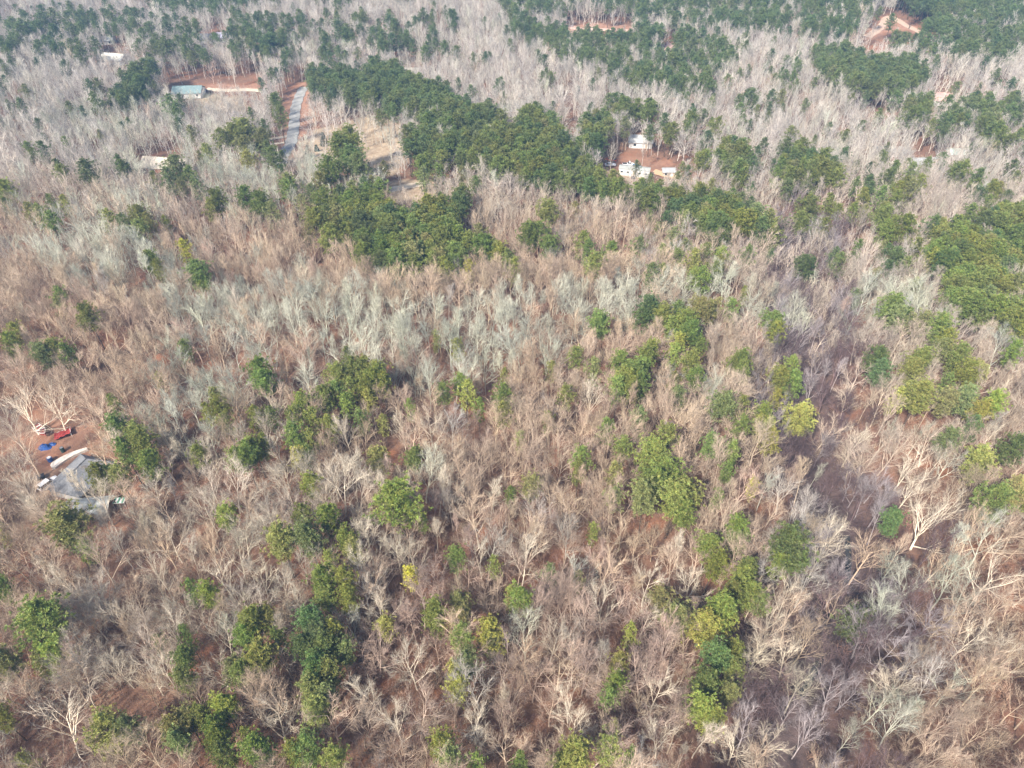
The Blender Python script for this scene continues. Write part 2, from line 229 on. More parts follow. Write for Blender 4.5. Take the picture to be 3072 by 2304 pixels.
# tone of the bare woods by place: (photo px, py, radius, tint, strength)
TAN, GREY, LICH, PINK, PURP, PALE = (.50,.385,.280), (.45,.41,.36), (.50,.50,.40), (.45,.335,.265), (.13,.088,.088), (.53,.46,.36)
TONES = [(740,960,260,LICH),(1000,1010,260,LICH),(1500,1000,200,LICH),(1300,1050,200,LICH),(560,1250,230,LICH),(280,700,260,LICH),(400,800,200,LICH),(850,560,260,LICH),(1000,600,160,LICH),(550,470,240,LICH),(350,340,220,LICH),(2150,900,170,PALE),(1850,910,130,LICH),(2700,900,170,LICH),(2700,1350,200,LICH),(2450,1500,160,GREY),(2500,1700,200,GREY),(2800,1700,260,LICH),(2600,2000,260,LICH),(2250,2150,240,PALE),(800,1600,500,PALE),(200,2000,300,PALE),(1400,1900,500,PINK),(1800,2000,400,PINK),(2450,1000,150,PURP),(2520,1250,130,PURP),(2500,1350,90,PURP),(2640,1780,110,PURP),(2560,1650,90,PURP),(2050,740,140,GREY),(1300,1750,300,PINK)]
TPT = [(*unproj(a, b, 10), r, t) for a, b, r, t in TONES]
BAND = [unproj(a, b, 10) for a, b in [(200, 700), (500, 850), (700, 930), (1000, 1010), (1400, 965), (1800, 905), (2150, 870), (2320, 900)]]
def tone(x, y):
    px, py, dep = proj(x, y, 12.0)
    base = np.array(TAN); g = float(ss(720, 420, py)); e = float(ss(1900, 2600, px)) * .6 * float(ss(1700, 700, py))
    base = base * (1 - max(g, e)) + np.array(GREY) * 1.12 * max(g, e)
    for (tx, ty, r, t) in TPT:
        d = math.hypot(x - tx, y - ty); rm = r * float(dep) / FPX * 1.15
        if d < rm and random.random() < .75 * (1 - (d / rm) ** 2): base = np.array(t); break
    if float(polyline_dist(x, y, BAND)) < 8 and random.random() < .6: return np.array((.52, .51, .41)) * random.uniform(.75, 1.2)
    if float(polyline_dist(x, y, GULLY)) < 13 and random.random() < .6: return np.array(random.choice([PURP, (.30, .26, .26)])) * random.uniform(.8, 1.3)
    if random.random() < .1: base = np.array(random.choice([LICH, PALE, GREY, PINK]))
    return base * random.uniform(.72, 1.2) * np.array([random.uniform(.97, 1.03), 1, random.uniform(.95, 1.05)])
PT = {'g': (.155,.185,.046), 'y': (.225,.245,.060), 'Y': (.34,.37,.06), 'o': (.190,.20,.070), 'd': (.100,.135,.045)}
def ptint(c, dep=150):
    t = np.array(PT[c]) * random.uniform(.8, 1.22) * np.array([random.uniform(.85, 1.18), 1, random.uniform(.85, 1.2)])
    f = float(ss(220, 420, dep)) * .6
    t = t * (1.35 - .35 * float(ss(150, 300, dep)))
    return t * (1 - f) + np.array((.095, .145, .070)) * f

# ------------------------------------------------------------------ tree meshes
def rot_off(d, ang, az):
    u = d.orthogonal().normalized(); w_ = d.cross(u)
    return (d * math.cos(ang) + (u * math.cos(az) + w_ * math.sin(az)) * math.sin(ang)).normalized()
def branch(mb, p, d, L, r, seg, k, up, wob, mi=0, tip=True, r1=.35):
    pts = [p.copy()]; rad = [r]; q = p.copy(); dd = d.copy()
    for i in range(seg):
        dd = (dd + Vector((random.gauss(0, wob), random.gauss(0, wob), random.gauss(0, wob) + up))).normalized()
        q = q + dd * (L / seg); pts.append(q.copy()); rad.append(r * (1 - (1 - r1) * (i + 1) / seg))
    mb.tube(pts, rad, k, mi, tip)
    return pts, rad
def along(pts, rad, t):
    n = len(pts) - 1; f = min(t * n, n - 1e-4); i = int(f); a = f - i
    return pts[i].lerp(pts[i + 1], a), (pts[i + 1] - pts[i]).normalized(), rad[i] * (1 - a) + rad[i + 1] * a
FORM = {  # height, trunk r, first fork, limbs, limb angle, limb length, up-turn
 'broad': (17, .26, .22, 9, (36, 64), 8.4, .055), 'vase': (19, .23, .28, 10, (20, 42), 8.6, .035),
 'slender': (22, .17, .52, 12, (24, 46), 4.4, .07), 'giant': (20, .50, .14, 9, (40, 74), 12.5, .06)}
def bare_tree(form, seed, near):
    random.seed(seed); T = MB(); C = MB()
    Hh, tr, f0, nl, (a0, a1), LL, up = FORM[form]
    big = form == 'giant'
    lean = Vector((random.gauss(0, .05), random.gauss(0, .05), 1)).normalized()
    tp, trd = branch(T, Vector((0, 0, -.6)), lean, Hh * (.78 if not big else .6), tr, 7, 6 if near else 4, .05, .055 if not big else .1, 0, True, .22)
    n2, n3, n4 = ((9, 5, 4) if near else (6, 4, 2))
    if form == 'slender': n2 = max(4, n2 - 2)
    tw = .026 if near else .046
    for i in range(nl):
        t = f0 + (1 - f0) * ((i + random.random() * .8) / nl)
        p, d, r = along(tp, trd, t)
        ang = R(random.uniform(a0, a1)) * (1.15 - .5 * t); az = i * 2.4 + random.uniform(-.5, .5)
        L = LL * random.uniform(.75, 1.1) * (1.15 - .55 * (t - f0) / (1 - f0))
        lp, lr = branch(T, p, rot_off(d, ang, az), L, max(r * random.uniform(.5, .7), .05), 5, 4 if near else 3, up, .055 if not big else .14, 0, True, .2)
        for j in range(n2):
            t2 = .22 + .78 * (j + random.random()) / n2
            p2, d2, r2 = along(lp, lr, min(t2, .99))
            L2 = L * .46 * random.uniform(.7, 1.15) * (1.25 - .55 * t2)
            bp, br = branch(C, p2, rot_off(d2, R(random.uniform(20, 42)), random.uniform(0, 6.3)), L2, max(r2 * .55, .034), 3, 3, up * 1.1, .07, 0, True, .3)
            for m in range(n3):
                t3 = .15 + .85 * (m + random.random()) / n3
                p3, d3, r3 = along(bp, br, min(t3, .99)); L3 = L2 * .5 * random.uniform(.6, 1.2)
                cp, cr = branch(C, p3, rot_off(d3, R(random.uniform(18, 42)), random.uniform(0, 6.3)), L3, max(r3 * .5, tw * .75), 2, 3, up, .07, 1, True, .5)
                for q in range(n4):
                    p4, d4, r4 = along(cp, cr, min(.2 + .8 * random.random(), .99))
                    branch(C, p4, rot_off(d4, R(random.uniform(16, 42)), random.uniform(0, 6.3)), random.uniform(.6, 1.4), tw * .5, 1, 3, .1, .1, 1, True, .6)
    if near: return T.mesh('trunk', M_BARK, True), C.mesh('crown', [M_BARK, M_TWIG])
    n = T.n; T.add(C.v, C.f); T.m[len(T.m) - len(C.m):] = C.m
    return T.mesh('bare_tree_far', [M_BARK, M_TWIG])
def tuft(mb, c, out, rad, n):
    for _ in range(n):
        d = Vector((random.gauss(0, 1), random.gauss(0, 1), random.gauss(0, 1))) * .62 + out
        d.normalize(); s = d.cross(Vector((random.gauss(0, 1), random.gauss(0, 1), random.gauss(0, 1)))).normalized()
        L = rad * random.uniform(.75, 1.15); wd = rad * .115; a = c + d * rad * .1
        m = a + d * L * .55
        mb.add([tuple(a), tuple(m - s * wd), tuple(a + d * L), tuple(m + s * wd)], [(0, 1, 2, 3)], 0)
def pine(seed, near, young=False):
    random.seed(seed); T = MB(); C = MB(); Hh = 20.0; Rc = 4.2
    f0 = random.uniform(.40, .50) if not young else .12
    tp, tr = branch(T, Vector((0, 0, -.6)), Vector((random.gauss(0, .025), random.gauss(0, .025), 1)).normalized(), Hh * .96, .24, 7, 6 if near else 4, .03, .02, 0, True, .2)
    whorls = 11 if near else 8
    k = 0
    for wv in range(whorls):
        s = (wv + .5) / whorls; t = f0 + (1 - f0) * s
        prof = Rc * (math.sin(math.pi * min(1, (s * .86 + .17))) ** .7) if not young else Rc * (1.02 - s) ** .8
        for j in range(random.choice([4, 5, 5]) if s < .85 else 3):
            k += 1; az = k * 2.4 + random.uniform(-.35, .35); p, d, r = along(tp, tr, min(t + random.uniform(-.02, .02), .99))
            L = prof * random.uniform(.62, 1.12); el = R(random.uniform(5, 35) + 30 * s)
            dr = Vector((math.cos(az) * math.cos(el), math.sin(az) * math.cos(el), math.sin(el)))
            bp, br = branch(T, p, dr, L, .07 * (1.2 - s), 4, 3, .06, .08, 0, True, .3)
            nt_ = max(4, int(L * (4.4 if near else 2.2)))
            for m in range(nt_):
                tt = .32 + .68 * (m + random.random()) / nt_
                q, dd, _ = along(bp, br, min(tt, .99))
                off = Vector((random.gauss(0, 1), random.gauss(0, 1), random.gauss(.25, .6))) * (.22 + .42 * tt) * (L / Rc + .4)
                rad = random.uniform(.42, .68) * (1 if near else 1.5)
                tuft(C, q + off, (Vector((0, 0, .55)) + off.normalized() * .35 + dr * .2), rad, 17 if near else 11)
    for m in range(8 if near else 4):
        q, dd, _ = along(tp, tr, random.uniform(.9, .99)); tuft(C, q + Vector((random.gauss(0, .35), random.gauss(0, .35), random.uniform(-.2, .5))), Vector((0, 0, .7)), .8, 16 if near else 10)
    if near: return T.mesh('trunk', M_PBARK, True), C.mesh('crown', M_NEEDLE)
    T.add(C.v, C.f); T.m[len(T.m) - len(C.m):] = [1] * len(C.m)
    return T.mesh('pine_far', [M_PBARK, M_NEEDLE])
NEAR_BARE = {f: [bare_tree(f, 100 + i * 7 + len(f), True) for i in range(n)] for f, n in (('broad', 5), ('vase', 5), ('slender', 3), ('giant', 3))}
NEAR_PINE = [pine(300 + i, True) for i in range(7)]; YOUNG_PINE = [pine(350 + i, True, True) for i in range(2)]
FAR_BARE = [bare_tree(f, 500 + i, False) for i, f in enumerate(['broad', 'vase', 'broad', 'vase', 'slender', 'vase', 'broad', 'slender'])]
FAR_PINE = [pine(600 + i, False) for i in range(6)]
def brush(seed):
    random.seed(seed); B = MB()
    for i in range(random.randint(4, 7)):
        a = random.uniform(0, 6.3); p = Vector((random.gauss(0, .5), random.gauss(0, .5), -.2))
        bp, br = branch(B, p, Vector((math.cos(a) * .5, math.sin(a) * .5, 1)).normalized(), random.uniform(2, 4.4), .05, 3, 3, .05, .15, 0, True, .3)
        for j in range(8):
            q, d, r = along(bp, br, random.uniform(.25, .98)); cp, cr = branch(B, q, rot_off(d, R(random.uniform(25, 65)), random.uniform(0, 6.3)), random.uniform(.7, 1.6), .032, 2, 3, .06, .15, 0, True, .4)
            for m in range(3):
                q2, d2, r2 = along(cp, cr, random.uniform(.2, .98)); branch(B, q2, rot_off(d2, R(random.uniform(25, 60)), random.uniform(0, 6.3)), random.uniform(.4, .8), .02, 1, 3, .05, .1, 0, True, .5)
    return B.mesh('brush_clump', M_BRUSH)
BRUSH = [brush(700 + i) for i in range(6)]
random.seed(11)

# ------------------------------------------------------------------ place the trees
trees_p = []   # x y z rz sxy sz tone_code tint dep px py
pin_xy = []
def add_pine(x, y, r_m, c, dep):
    z = float(H(x, y)); s = min(max(r_m / 4.0, .42), 1.9)
    sz = min(max(.50 + .42 * s, .55), 1.05) * random.uniform(.93, 1.07)
    px, py, _ = proj(x, y, z + 14 * sz)
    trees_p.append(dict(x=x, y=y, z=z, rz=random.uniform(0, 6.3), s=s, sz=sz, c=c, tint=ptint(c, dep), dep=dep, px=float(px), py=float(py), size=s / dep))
    pin_xy.append((x, y, 3.3 * s))
for (px, py, r, c) in PINES:
    x, y, z = ground(px, py, 12.0); dep = float(proj(x, y, z + 12)[2]); rm = r * dep / FPX * 1.28
    if rm < 2.6: x, y, z = ground(px, py, 8.5)
    add_pine(x, y, rm, c, dep)
N_HAND = len(trees_p)
pxy = np.array([(a, b) for a, b, _ in pin_xy])
cand = []
g = 3.8
for iy in range(int(20 / g), int(1050 / g)):
    y0 = iy * g; half = 75 + y0 * .84
    for ix in range(int(-half / g), int(half / g)):
        x = (ix + random.uniform(-.42, .42) + .5 * (iy % 2)) * g; y = y0 + random.uniform(-.42, .42) * g
        if y > 640 and x < 120: continue
        cand.append((x, y))
cand = np.array(cand); cz = H(cand[:, 0], cand[:, 1])
tpx, tpy, tdep = proj(cand[:, 0], cand[:, 1], cz + 12); mpx, mpy, _ = proj(cand[:, 0], cand[:, 1], cz + 8); gpx, gpy, _ = proj(cand[:, 0], cand[:, 1], cz)
dens = np.zeros(len(cand))
for dn, poly in STANDS: dens = np.maximum(dens, inpoly(tpx, tpy, poly) * (dn if dn > .66 else dn * .55))
opn = np.zeros(len(cand))
for dn, poly in OPEN: opn = np.maximum(opn, inpoly(gpx, gpy, poly) * dn)
for poly in KEEP: opn = np.maximum(opn, (inpoly(mpx, mpy, poly) | inpoly(tpx, tpy + 10, poly)) * .93)
gd = polyline_dist(cand[:, 0], cand[:, 1], GULLY)
bares = []
def add_bare(x, y, form, s, sz, dep, big=False):
    if not big: s *= .78; sz *= .80
    z = float(H(x, y)); px, py, _ = proj(x, y, z + 12 * sz)
    bares.append(dict(x=x, y=y, z=z, rz=random.uniform(0, 6.3), form=form, s=s, sz=sz, tint=tone(x, y), dep=dep, px=float(px), py=float(py), size=s * {'broad': 5.5, 'vase': 4.6, 'slender': 3, 'giant': 9}[form] / dep, feat=big))
fxy = []
for (px, py, r, f) in FEATURE:
    x, y, z = ground(px, py, 12); dep = float(proj(x, y, z + 12)[2]); rm = r * dep / FPX
    s = min(max(rm / {'broad': 6.6, 'vase': 5.0, 'giant': 9.5}[f], .6), 1.6)
    add_bare(x, y, f, s, min(max(s, .8), 1.2), dep, True); bares[-1]['tint'] = np.array(PALE) * random.uniform(1.1, 1.35) * (1.25 if f == 'giant' else 1); fxy.append((x, y, rm * (1.25 if f == 'giant' else .7)))
fx = np.array(fxy)
for i, (x, y) in enumerate(cand):
    if random.random() < opn[i]: continue
    dep = float(tdep[i])
    inside = -500 < tpx[i] < 3572 and tpy[i] > -260
    if not inside and not (abs(tpx[i] - 1536) < 2400): continue
    if dens[i] and random.random() < dens[i]:
        dd = np.hypot(pxy[:, 0] - x, pxy[:, 1] - y).min()
        if dd > 2.6: add_pine(x, y, random.uniform(3.0, 4.4), random.choice('gggggggddo'), dep)
        continue
    if any((x - a) ** 2 + (y - b) ** 2 < r * r for a, b, r in pin_xy[:N_HAND]): continue
    if np.any((fx[:, 0] - x) ** 2 + (fx[:, 1] - y) ** 2 < fx[:, 2] ** 2): continue
    if random.random() < (.30 if dep < 200 else .12): continue
    if gd[i] < 1: continue
    if tpy[i] < 560 and random.random() < .04 or (tpx[i] > 1900 and tpy[i] < 900 and random.random() < .06): add_pine(x, y, random.uniform(1.9, 3.4), random.choice('gdo'), dep); continue
    right = tpx[i] > 2380 and tpy[i] > 1350
    form = random.choices(['broad', 'vase', 'slender'], (.25, .2, .55) if right else ((.4, .5, .1) if dep < 260 else (.3, .5, .2)))[0]
    s = random.uniform(.68, 1.08) if random.random() < .75 else random.uniform(.4, .68)
    if dep > 260: s = max(s, .7)
    add_bare(x, y, form, s * random.uniform(.9, 1.15), min(1.1, .45 + .6 * s) * random.uniform(.92, 1.08), dep)

def in_frame(t, m=0): return -m < t['px'] < 3072 + m and -m < t['py'] < 2304 + m
def pick(lst, n):
    v = sorted([t for t in lst if in_frame(t, 30)], key=lambda t: -t['size'])[:n]; ids = {id(t) for t in v}
    return v, [t for t in lst if id(t) not in ids]
NP, FP = pick(trees_p, 300); NB, FB = pick(bares, 300)

# labels that single each tree out: a landmark or a part of the view, then its look, then a rank within that set
LAND = [('red boat', 150, 1300, 26), ('white car', 144, 1450, 20), ('grey roofed house', 240, 1430, 24), ('stony creek bed', 2545, 1690, 22), ('grey road', 870, 400, 40), ('small creek pool', 2410, 2070, 16)]
LANDXY = [(n, *ground(a, b)[:2], d) for n, a, b, d in LAND]
def zone(px, py):
    c = ['far left', 'left', 'inner left', 'centre left', 'centre', 'centre right', 'inner right', 'right', 'far right'][int(min(max(px / 3072, 0), .999) * 9)]
    r = ['top', 'high', 'upper', 'middle', 'lower', 'low', 'bottom'][int(min(max(py / 2304, 0), .999) * 7)]
    return f'{r} {c} of the woods'
ORD = ['', 'second', 'third', 'fourth', 'fifth', 'sixth', 'seventh', 'eighth', 'ninth', 'tenth', 'eleventh', 'twelfth', 'thirteenth', 'fourteenth', 'fifteenth', 'sixteenth', 'seventeenth', 'eighteenth', 'nineteenth', 'twentieth', 'twentyfirst', 'twentysecond']
def make_labels(lst, look):
    sets = {}
    for t in lst:
        where = next((f'beside the {n}' for n, a, b, d in LANDXY if math.hypot(t['x'] - a, t['y'] - b) < d), None) or 'in the ' + zone(t['px'], t['py'])
        sets.setdefault((look(t), where), []).append(t)
    parts = {}
    for (lk, wh), ts in sets.items():      # a crowded patch is told apart by rows first
        ts.sort(key=lambda t: -t['py']); n = -(-len(ts) // 14)
        for i, t in enumerate(ts):
            row = '' if n == 1 else ['front-row ', 'second-row ', 'third-row ', 'fourth-row ', 'fifth-row '][min(4, i * n // len(ts))]
            parts.setdefault((row + lk, wh), []).append(t)
    for (lk, wh), ts in parts.items():
        ts.sort(key=lambda t: t['px'])
        for i, t in enumerate(ts):
            if len(ts) == 1: t['label'] = f'only {lk} {wh}'
            elif i == 0: t['label'] = f'leftmost {lk} {wh}'
            elif i == len(ts) - 1: t['label'] = f'rightmost {lk} {wh}'
            else: t['label'] = f'{lk}, {ORD[min(i, 21)]} from left {wh}'
def plook(t):
    tone_ = {'g': 'green', 'y': 'yellow-green', 'Y': 'bright yellow', 'o': 'olive green', 'd': 'dark green'}[t['c']]
    return ('large ' if t['s'] > 1.15 else 'small ' if t['s'] < .7 else '') + tone_ + ' pine'
def blook(t):
    l = t['tint'].mean(); r_, g_, b_ = t['tint']
    c = 'greenish' if g_ > r_ * .99 else ('dark' if l < .27 else 'grey' if r_ < b_ * 1.22 else 'pale' if l > .42 else 'tan')
    f = {'broad': 'broad bare tree', 'vase': 'upright bare tree', 'slender': 'slender bare tree', 'giant': 'thick limbed bare tree'}[t['form']]
    return c + ' ' + f
make_labels(NP, plook); make_labels(NB, blook)
for i, t in enumerate(NP):
    o = empty('pine_tree', (t['x'], t['y'], t['z']), t['rz']); o.scale = (t['s'], t['s'], t['sz'])
    tm, cm = random.choice(NEAR_PINE if t['s'] > .5 or random.random() < .4 else YOUNG_PINE)
    a = bpy.data.objects.new('trunk', tm); b = bpy.data.objects.new('crown', cm)
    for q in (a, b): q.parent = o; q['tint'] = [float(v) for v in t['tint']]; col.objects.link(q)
    tag(o, t['label'], 'pine tree', 'green pines among the bare trees')
for i, t in enumerate(NB):
    o = empty('bare_tree', (t['x'], t['y'], t['z']), t['rz']); o.scale = (t['s'], t['s'], t['sz'])
    tm, cm = random.choice(NEAR_BARE[t['form']])
    a = bpy.data.objects.new('trunk', tm); b = bpy.data.objects.new('crown', cm)
    for q in (a, b): q.parent = o; q['tint'] = [float(v) for v in t['tint']]; col.objects.link(q)
    tag(o, t['label'], 'bare tree', 'leafless hardwood trees of the woods')

def scatter(name, pts, meshes, label, cat):
    """pts: list of (x, y, z, rz, s, sz, tint). One object; geometry nodes put a mesh of the kind on every point."""
    src = bpy.data.collections.new(name + '_source')
    for i, m in enumerate(meshes):
        src.objects.link(bpy.data.objects.new('%s_%02d' % (name, i), m))
    me = bpy.data.meshes.new(name); n = len(pts)
    me.vertices.add(n); me.vertices.foreach_set('co', np.array([p[:3] for p in pts], float).ravel())
    def at(nm, ty, arr, key='value'): me.attributes.new(nm, ty, 'POINT').data.foreach_set(key, np.asarray(arr).ravel())
    at('rot', 'FLOAT_VECTOR', np.array([(0, 0, p[3]) for p in pts], float), 'vector')
    at('scl', 'FLOAT_VECTOR', np.array([(p[4], p[4], p[5]) for p in pts], float), 'vector')
    at('tint', 'FLOAT_COLOR', np.array([(*p[6], 1) for p in pts], float), 'color')
    at('idx', 'INT', rng.integers(0, len(meshes), n).astype(np.int32))
    o = bpy.data.objects.new(name, me); col.objects.link(o)
    ng = bpy.data.node_groups.new(name, 'GeometryNodeTree')
    ng.interface.new_socket('Geometry', in_out='INPUT', socket_type='NodeSocketGeometry'); ng.interface.new_socket('Geometry', in_out='OUTPUT', socket_type='NodeSocketGeometry')
    N, Lk = ng.nodes, ng.links
    gi = N.new('NodeGroupInput'); go = N.new('NodeGroupOutput'); ip = N.new('GeometryNodeInstanceOnPoints'); ci = N.new('GeometryNodeCollectionInfo'); mp = N.new('GeometryNodeMeshToPoints')
    ci.inputs[0].default_value = src; ci.inputs['Separate Children'].default_value = True; ci.inputs['Reset Children'].default_value = True
    ip.inputs['Pick Instance'].default_value = True
    def na(nm, ty):
        a = N.new('GeometryNodeInputNamedAttribute'); a.data_type = ty; a.inputs['Name'].default_value = nm; return a.outputs['Attribute']
    e2r = N.new('FunctionNodeEulerToRotation')
    Lk.new(gi.outputs[0], mp.inputs[0]); Lk.new(mp.outputs[0], ip.inputs['Points']); Lk.new(ci.outputs[0], ip.inputs['Instance'])
    Lk.new(na('idx', 'INT'), ip.inputs['Instance Index']); Lk.new(na('rot', 'FLOAT_VECTOR'), e2r.inputs[0]); Lk.new(e2r.outputs[0], ip.inputs['Rotation'])
    Lk.new(na('scl', 'FLOAT_VECTOR'), ip.inputs['Scale']); Lk.new(ip.outputs[0], go.inputs[0])
    o.modifiers.new('scatter', 'NODES').node_group = ng
    tag(o, label, cat, None, 'stuff'); return o
tup = lambda t: (t['x'], t['y'], t['z'], t['rz'], t['s'], t['sz'], t['tint'])
midp = [t for t in FP if t['dep'] < 210]; midb = [t for t in FB if t['dep'] < 230]
def joined(pair, nm):   # the near form as one mesh, for the woods beyond the counted trees
    T, C = pair; me = bpy.data.meshes.new(nm)
    vs = []; fs = []; ms = []; n = 0; mats = []
    for m in (T, C):
        k = len(m.vertices); v = np.empty(k * 3); m.vertices.foreach_get('co', v); vs.extend(v.reshape(-1, 3).tolist())
        base = len(mats); mats.extend(list(m.materials))
        for p in m.polygons: fs.append(tuple(i + n for i in p.vertices)); ms.append(base + p.material_index)
        n += k
    me.from_pydata(vs, [], fs)
    for m in mats: me.materials.append(m)
    me.polygons.foreach_set('material_index', ms); me.update(); return me
JB = [joined(p, 'bare_mid') for p in NEAR_BARE['broad'][:3] + NEAR_BARE['vase'][:4] + NEAR_BARE['slender'][:2]]
near_ids = {id(t) for t in midb} | {id(t) for t in midp}
scatter('pine_woods', [tup(t) for t in FP], FAR_PINE, 'mass of dark green pines standing across the far woods and in dense stands', 'pine woods')
sc = scatter('bare_woods', [tup(t) for t in FB], FAR_BARE, 'mass of leafless grey and tan hardwood trees filling the valley', 'bare woods')
me = sc.data; src = sc.modifiers[0].node_group
# nearer members of the mass take the finer forms: they sit after the coarse ones in the same source collection
cs = bpy.data.collections['bare_woods_source']
for i, m in enumerate(JB): cs.objects.link(bpy.data.objects.new('bare_woods_%02d' % (len(FAR_BARE) + i), m))
idx = [int(rng.integers(len(FAR_BARE), len(FAR_BARE) + len(JB))) if id(t) in near_ids else int(rng.integers(0, len(FAR_BARE))) for t in FB]
me.attributes['idx'].data.foreach_set('value', np.array(idx, np.int32))

# undergrowth: brush and saplings nobody could count
ug = []
for _ in range(24000):
    y = 25 + 330 * random.random() ** .8; x = random.uniform(-1, 1) * (70 + y * .82); ug.append((x, y))
ug = np.array(ug); uz = H(ug[:, 0], ug[:, 1]); upx, upy, udep = proj(ug[:, 0], ug[:, 1], uz)
uo = np.zeros(len(ug))
for dn, poly in OPEN: uo = np.maximum(uo, inpoly(upx, upy, poly) * 1.0)
ugd = polyline_dist(ug[:, 0], ug[:, 1], GULLY); up_ = []
for i in range(len(ug)):
    if uo[i] or ugd[i] < 2.5 or random.random() < udep[i] / 420 - .2: continue
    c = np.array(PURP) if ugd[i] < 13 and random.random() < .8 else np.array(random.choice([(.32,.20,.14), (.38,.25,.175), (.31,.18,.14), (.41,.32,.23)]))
    s = random.uniform(.4, 1.15)
    up_.append((ug[i][0], ug[i][1], uz[i], random.uniform(0, 6.3), s, s * random.uniform(.8, 1.2), c * random.uniform(.7, 1.15)))
scatter('undergrowth', up_, BRUSH, 'leafless brush and saplings covering the forest floor', 'undergrowth')
print('TREES pines', len(trees_p), 'bares', len(bares), 'brush', len(up_))

# ------------------------------------------------------------------ ground
xs = np.concatenate([[-4000, -2500, -1600, -1100], np.arange(-800, 801, 3.2), [1100, 1600, 2500, 4000]])
ys = np.concatenate([[-3000, -1000, -300, -80], np.arange(0, 1101, 3.2), [1300, 1700, 2500, 4000]])
X, Y = np.meshgrid(xs, ys); Z = H(X, Y); nx, ny = len(xs), len(ys)
me = bpy.data.meshes.new('ground')
idx = np.arange(nx * ny).reshape(ny, nx); fa = np.stack([idx[:-1, :-1], idx[:-1, 1:], idx[1:, 1:], idx[1:, :-1]], -1).reshape(-1, 4)
me.vertices.add(nx * ny); me.vertices.foreach_set('co', np.stack([X, Y, Z], -1).ravel())
me.loops.add(fa.size); me.loops.foreach_set('vertex_index', fa.ravel().astype(np.int32)); me.polygons.add(len(fa))
me.polygons.foreach_set('loop_start', np.arange(0, fa.size, 4, dtype=np.int32)); me.polygons.foreach_set('use_smooth', np.ones(len(fa), bool)); me.update(calc_edges=True)
GX, GY, _ = proj(X, Y, Z)
GX += 6 * np.sin(Y * .3) ; GY += 4 * np.sin(X * .25)
clay = np.zeros(X.shape); grass = np.zeros(X.shape)
for k, poly in [(1, [(800,500),(850,400),(855,330),(870,270),(920,250),(935,330),(925,420),(900,500)]), (.9, [(1670,72),(1890,74),(1890,98),(1690,96)]), (.8, [(2585,115),(2650,50),(2680,45),(2800,115),(2700,85),(2640,108)]), (.42,[(-60,1250),(110,1240),(240,1260),(300,1330),(290,1360),(170,1420),(60,1440),(-60,1400)]), (.8,[(1980,510),(2060,520),(2120,560),(2040,560)]), (.45,[(1830,470),(2010,480),(2010,520),(1900,510),(1800,500)]), (.8,[(600,255),(790,250),(780,272),(620,275)]), (.8,[(1980,140),(2020,140),(2030,190),(1990,190)]),(.7,[(2785,285),(2850,285),(2850,305),(2785,305)]),(.6,[(2590,340),(2690,345),(2680,370),(2600,365)]),(.7,[(285,160),(330,160),(340,195),(290,195)])]:
    clay = np.maximum(clay, inpoly(GX, GY, poly) * k)
for k, poly in [(1, [(920,400),(1000,380),(1070,350),(1190,350),(1225,400),(1220,470),(1190,530),(1050,515),(910,515),(905,450)]), (.9, [(1170,540),(1400,535),(1400,600),(1170,610)]), (.9,[(590,285),(730,285),(720,345),(600,345)]), (.4,[(0,1420),(150,1420),(170,1560),(0,1560)]), (.6,[(1800,500),(1900,510),(1930,545),(1800,545)])]:
    grass = np.maximum(grass, inpoly(GX, GY, poly) * k)
gul = np.exp(-(polyline_dist(X, Y, GULLY) / 12) ** 2)
for nm, arr in (('clay', clay), ('dry_grass', grass), ('gully', gul)):
    me.attributes.new(nm, 'FLOAT', 'POINT').data.foreach_set('value', arr.ravel().astype(np.float32))
gm, t, b = mat('leaf_litter', .95)
tc = t.nodes.new('ShaderNodeTexCoord')
def noise(sc_, det=4, rough=.6):
    n = t.nodes.new('ShaderNodeTexNoise'); n.inputs['Scale'].default_value = sc_; n.inputs['Detail'].default_value = det; n.inputs['Roughness'].default_value = rough
    t.links.new(tc.outputs['Object'], n.inputs['Vector']); return n.outputs[0]
def ramp(f, st):
    r = t.nodes.new('ShaderNodeValToRGB'); e = r.color_ramp.elements
    while len(e) < len(st): e.new(.5)
    for k, (p, c) in enumerate(st): e[k].position = p; e[k].color = (*c, 1)
    t.links.new(f, r.inputs[0]); return r.outputs[0]
def mix(f, a_, b_, mode='MIX'):
    m = t.nodes.new('ShaderNodeMix'); m.data_type = 'RGBA'; m.blend_type = mode
    if isinstance(f, float): m.inputs[0].default_value = f
    else: t.links.new(f, m.inputs[0])
    t.links.new(a_, m.inputs[6]); t.links.new(b_, m.inputs[7]); return m.outputs[2]
def attr(nm):
    a_ = t.nodes.new('ShaderNodeAttribute'); a_.attribute_name = nm; return a_.outputs['Fac']
litter = ramp(noise(1.1, 6, .75), [(.3, (.07,.035,.022)), (.5, (.17,.088,.052)), (.7, (.32,.19,.12))])
big = ramp(noise(.045, 3), [(.35, (.13,.075,.06)), (.65, (.26,.155,.105))])
c0 = mix(.45, litter, big)
patch = ramp(noise(.09, 4, .7), [(.5, (0, 0, 0)), (.68, (1, 1, 1))]); rust = ramp(noise(2.2, 3), [(.3, (.17,.06,.03)), (.7, (.34,.15,.08))])
c0 = mix(patch, c0, rust)
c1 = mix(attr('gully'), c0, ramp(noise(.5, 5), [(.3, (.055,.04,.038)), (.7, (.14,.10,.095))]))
c2 = mix(attr('clay'), c1, ramp(noise(.5, 7, .75), [(.3, (.22,.11,.07)), (.5, (.33,.18,.12)), (.7, (.45,.28,.19))]))
c3 = mix(attr('dry_grass'), c2, ramp(noise(.3, 7, .75), [(.3, (.25,.17,.11)), (.5, (.37,.28,.19)), (.62, (.46,.36,.25)), (.75, (.36,.20,.13))]))
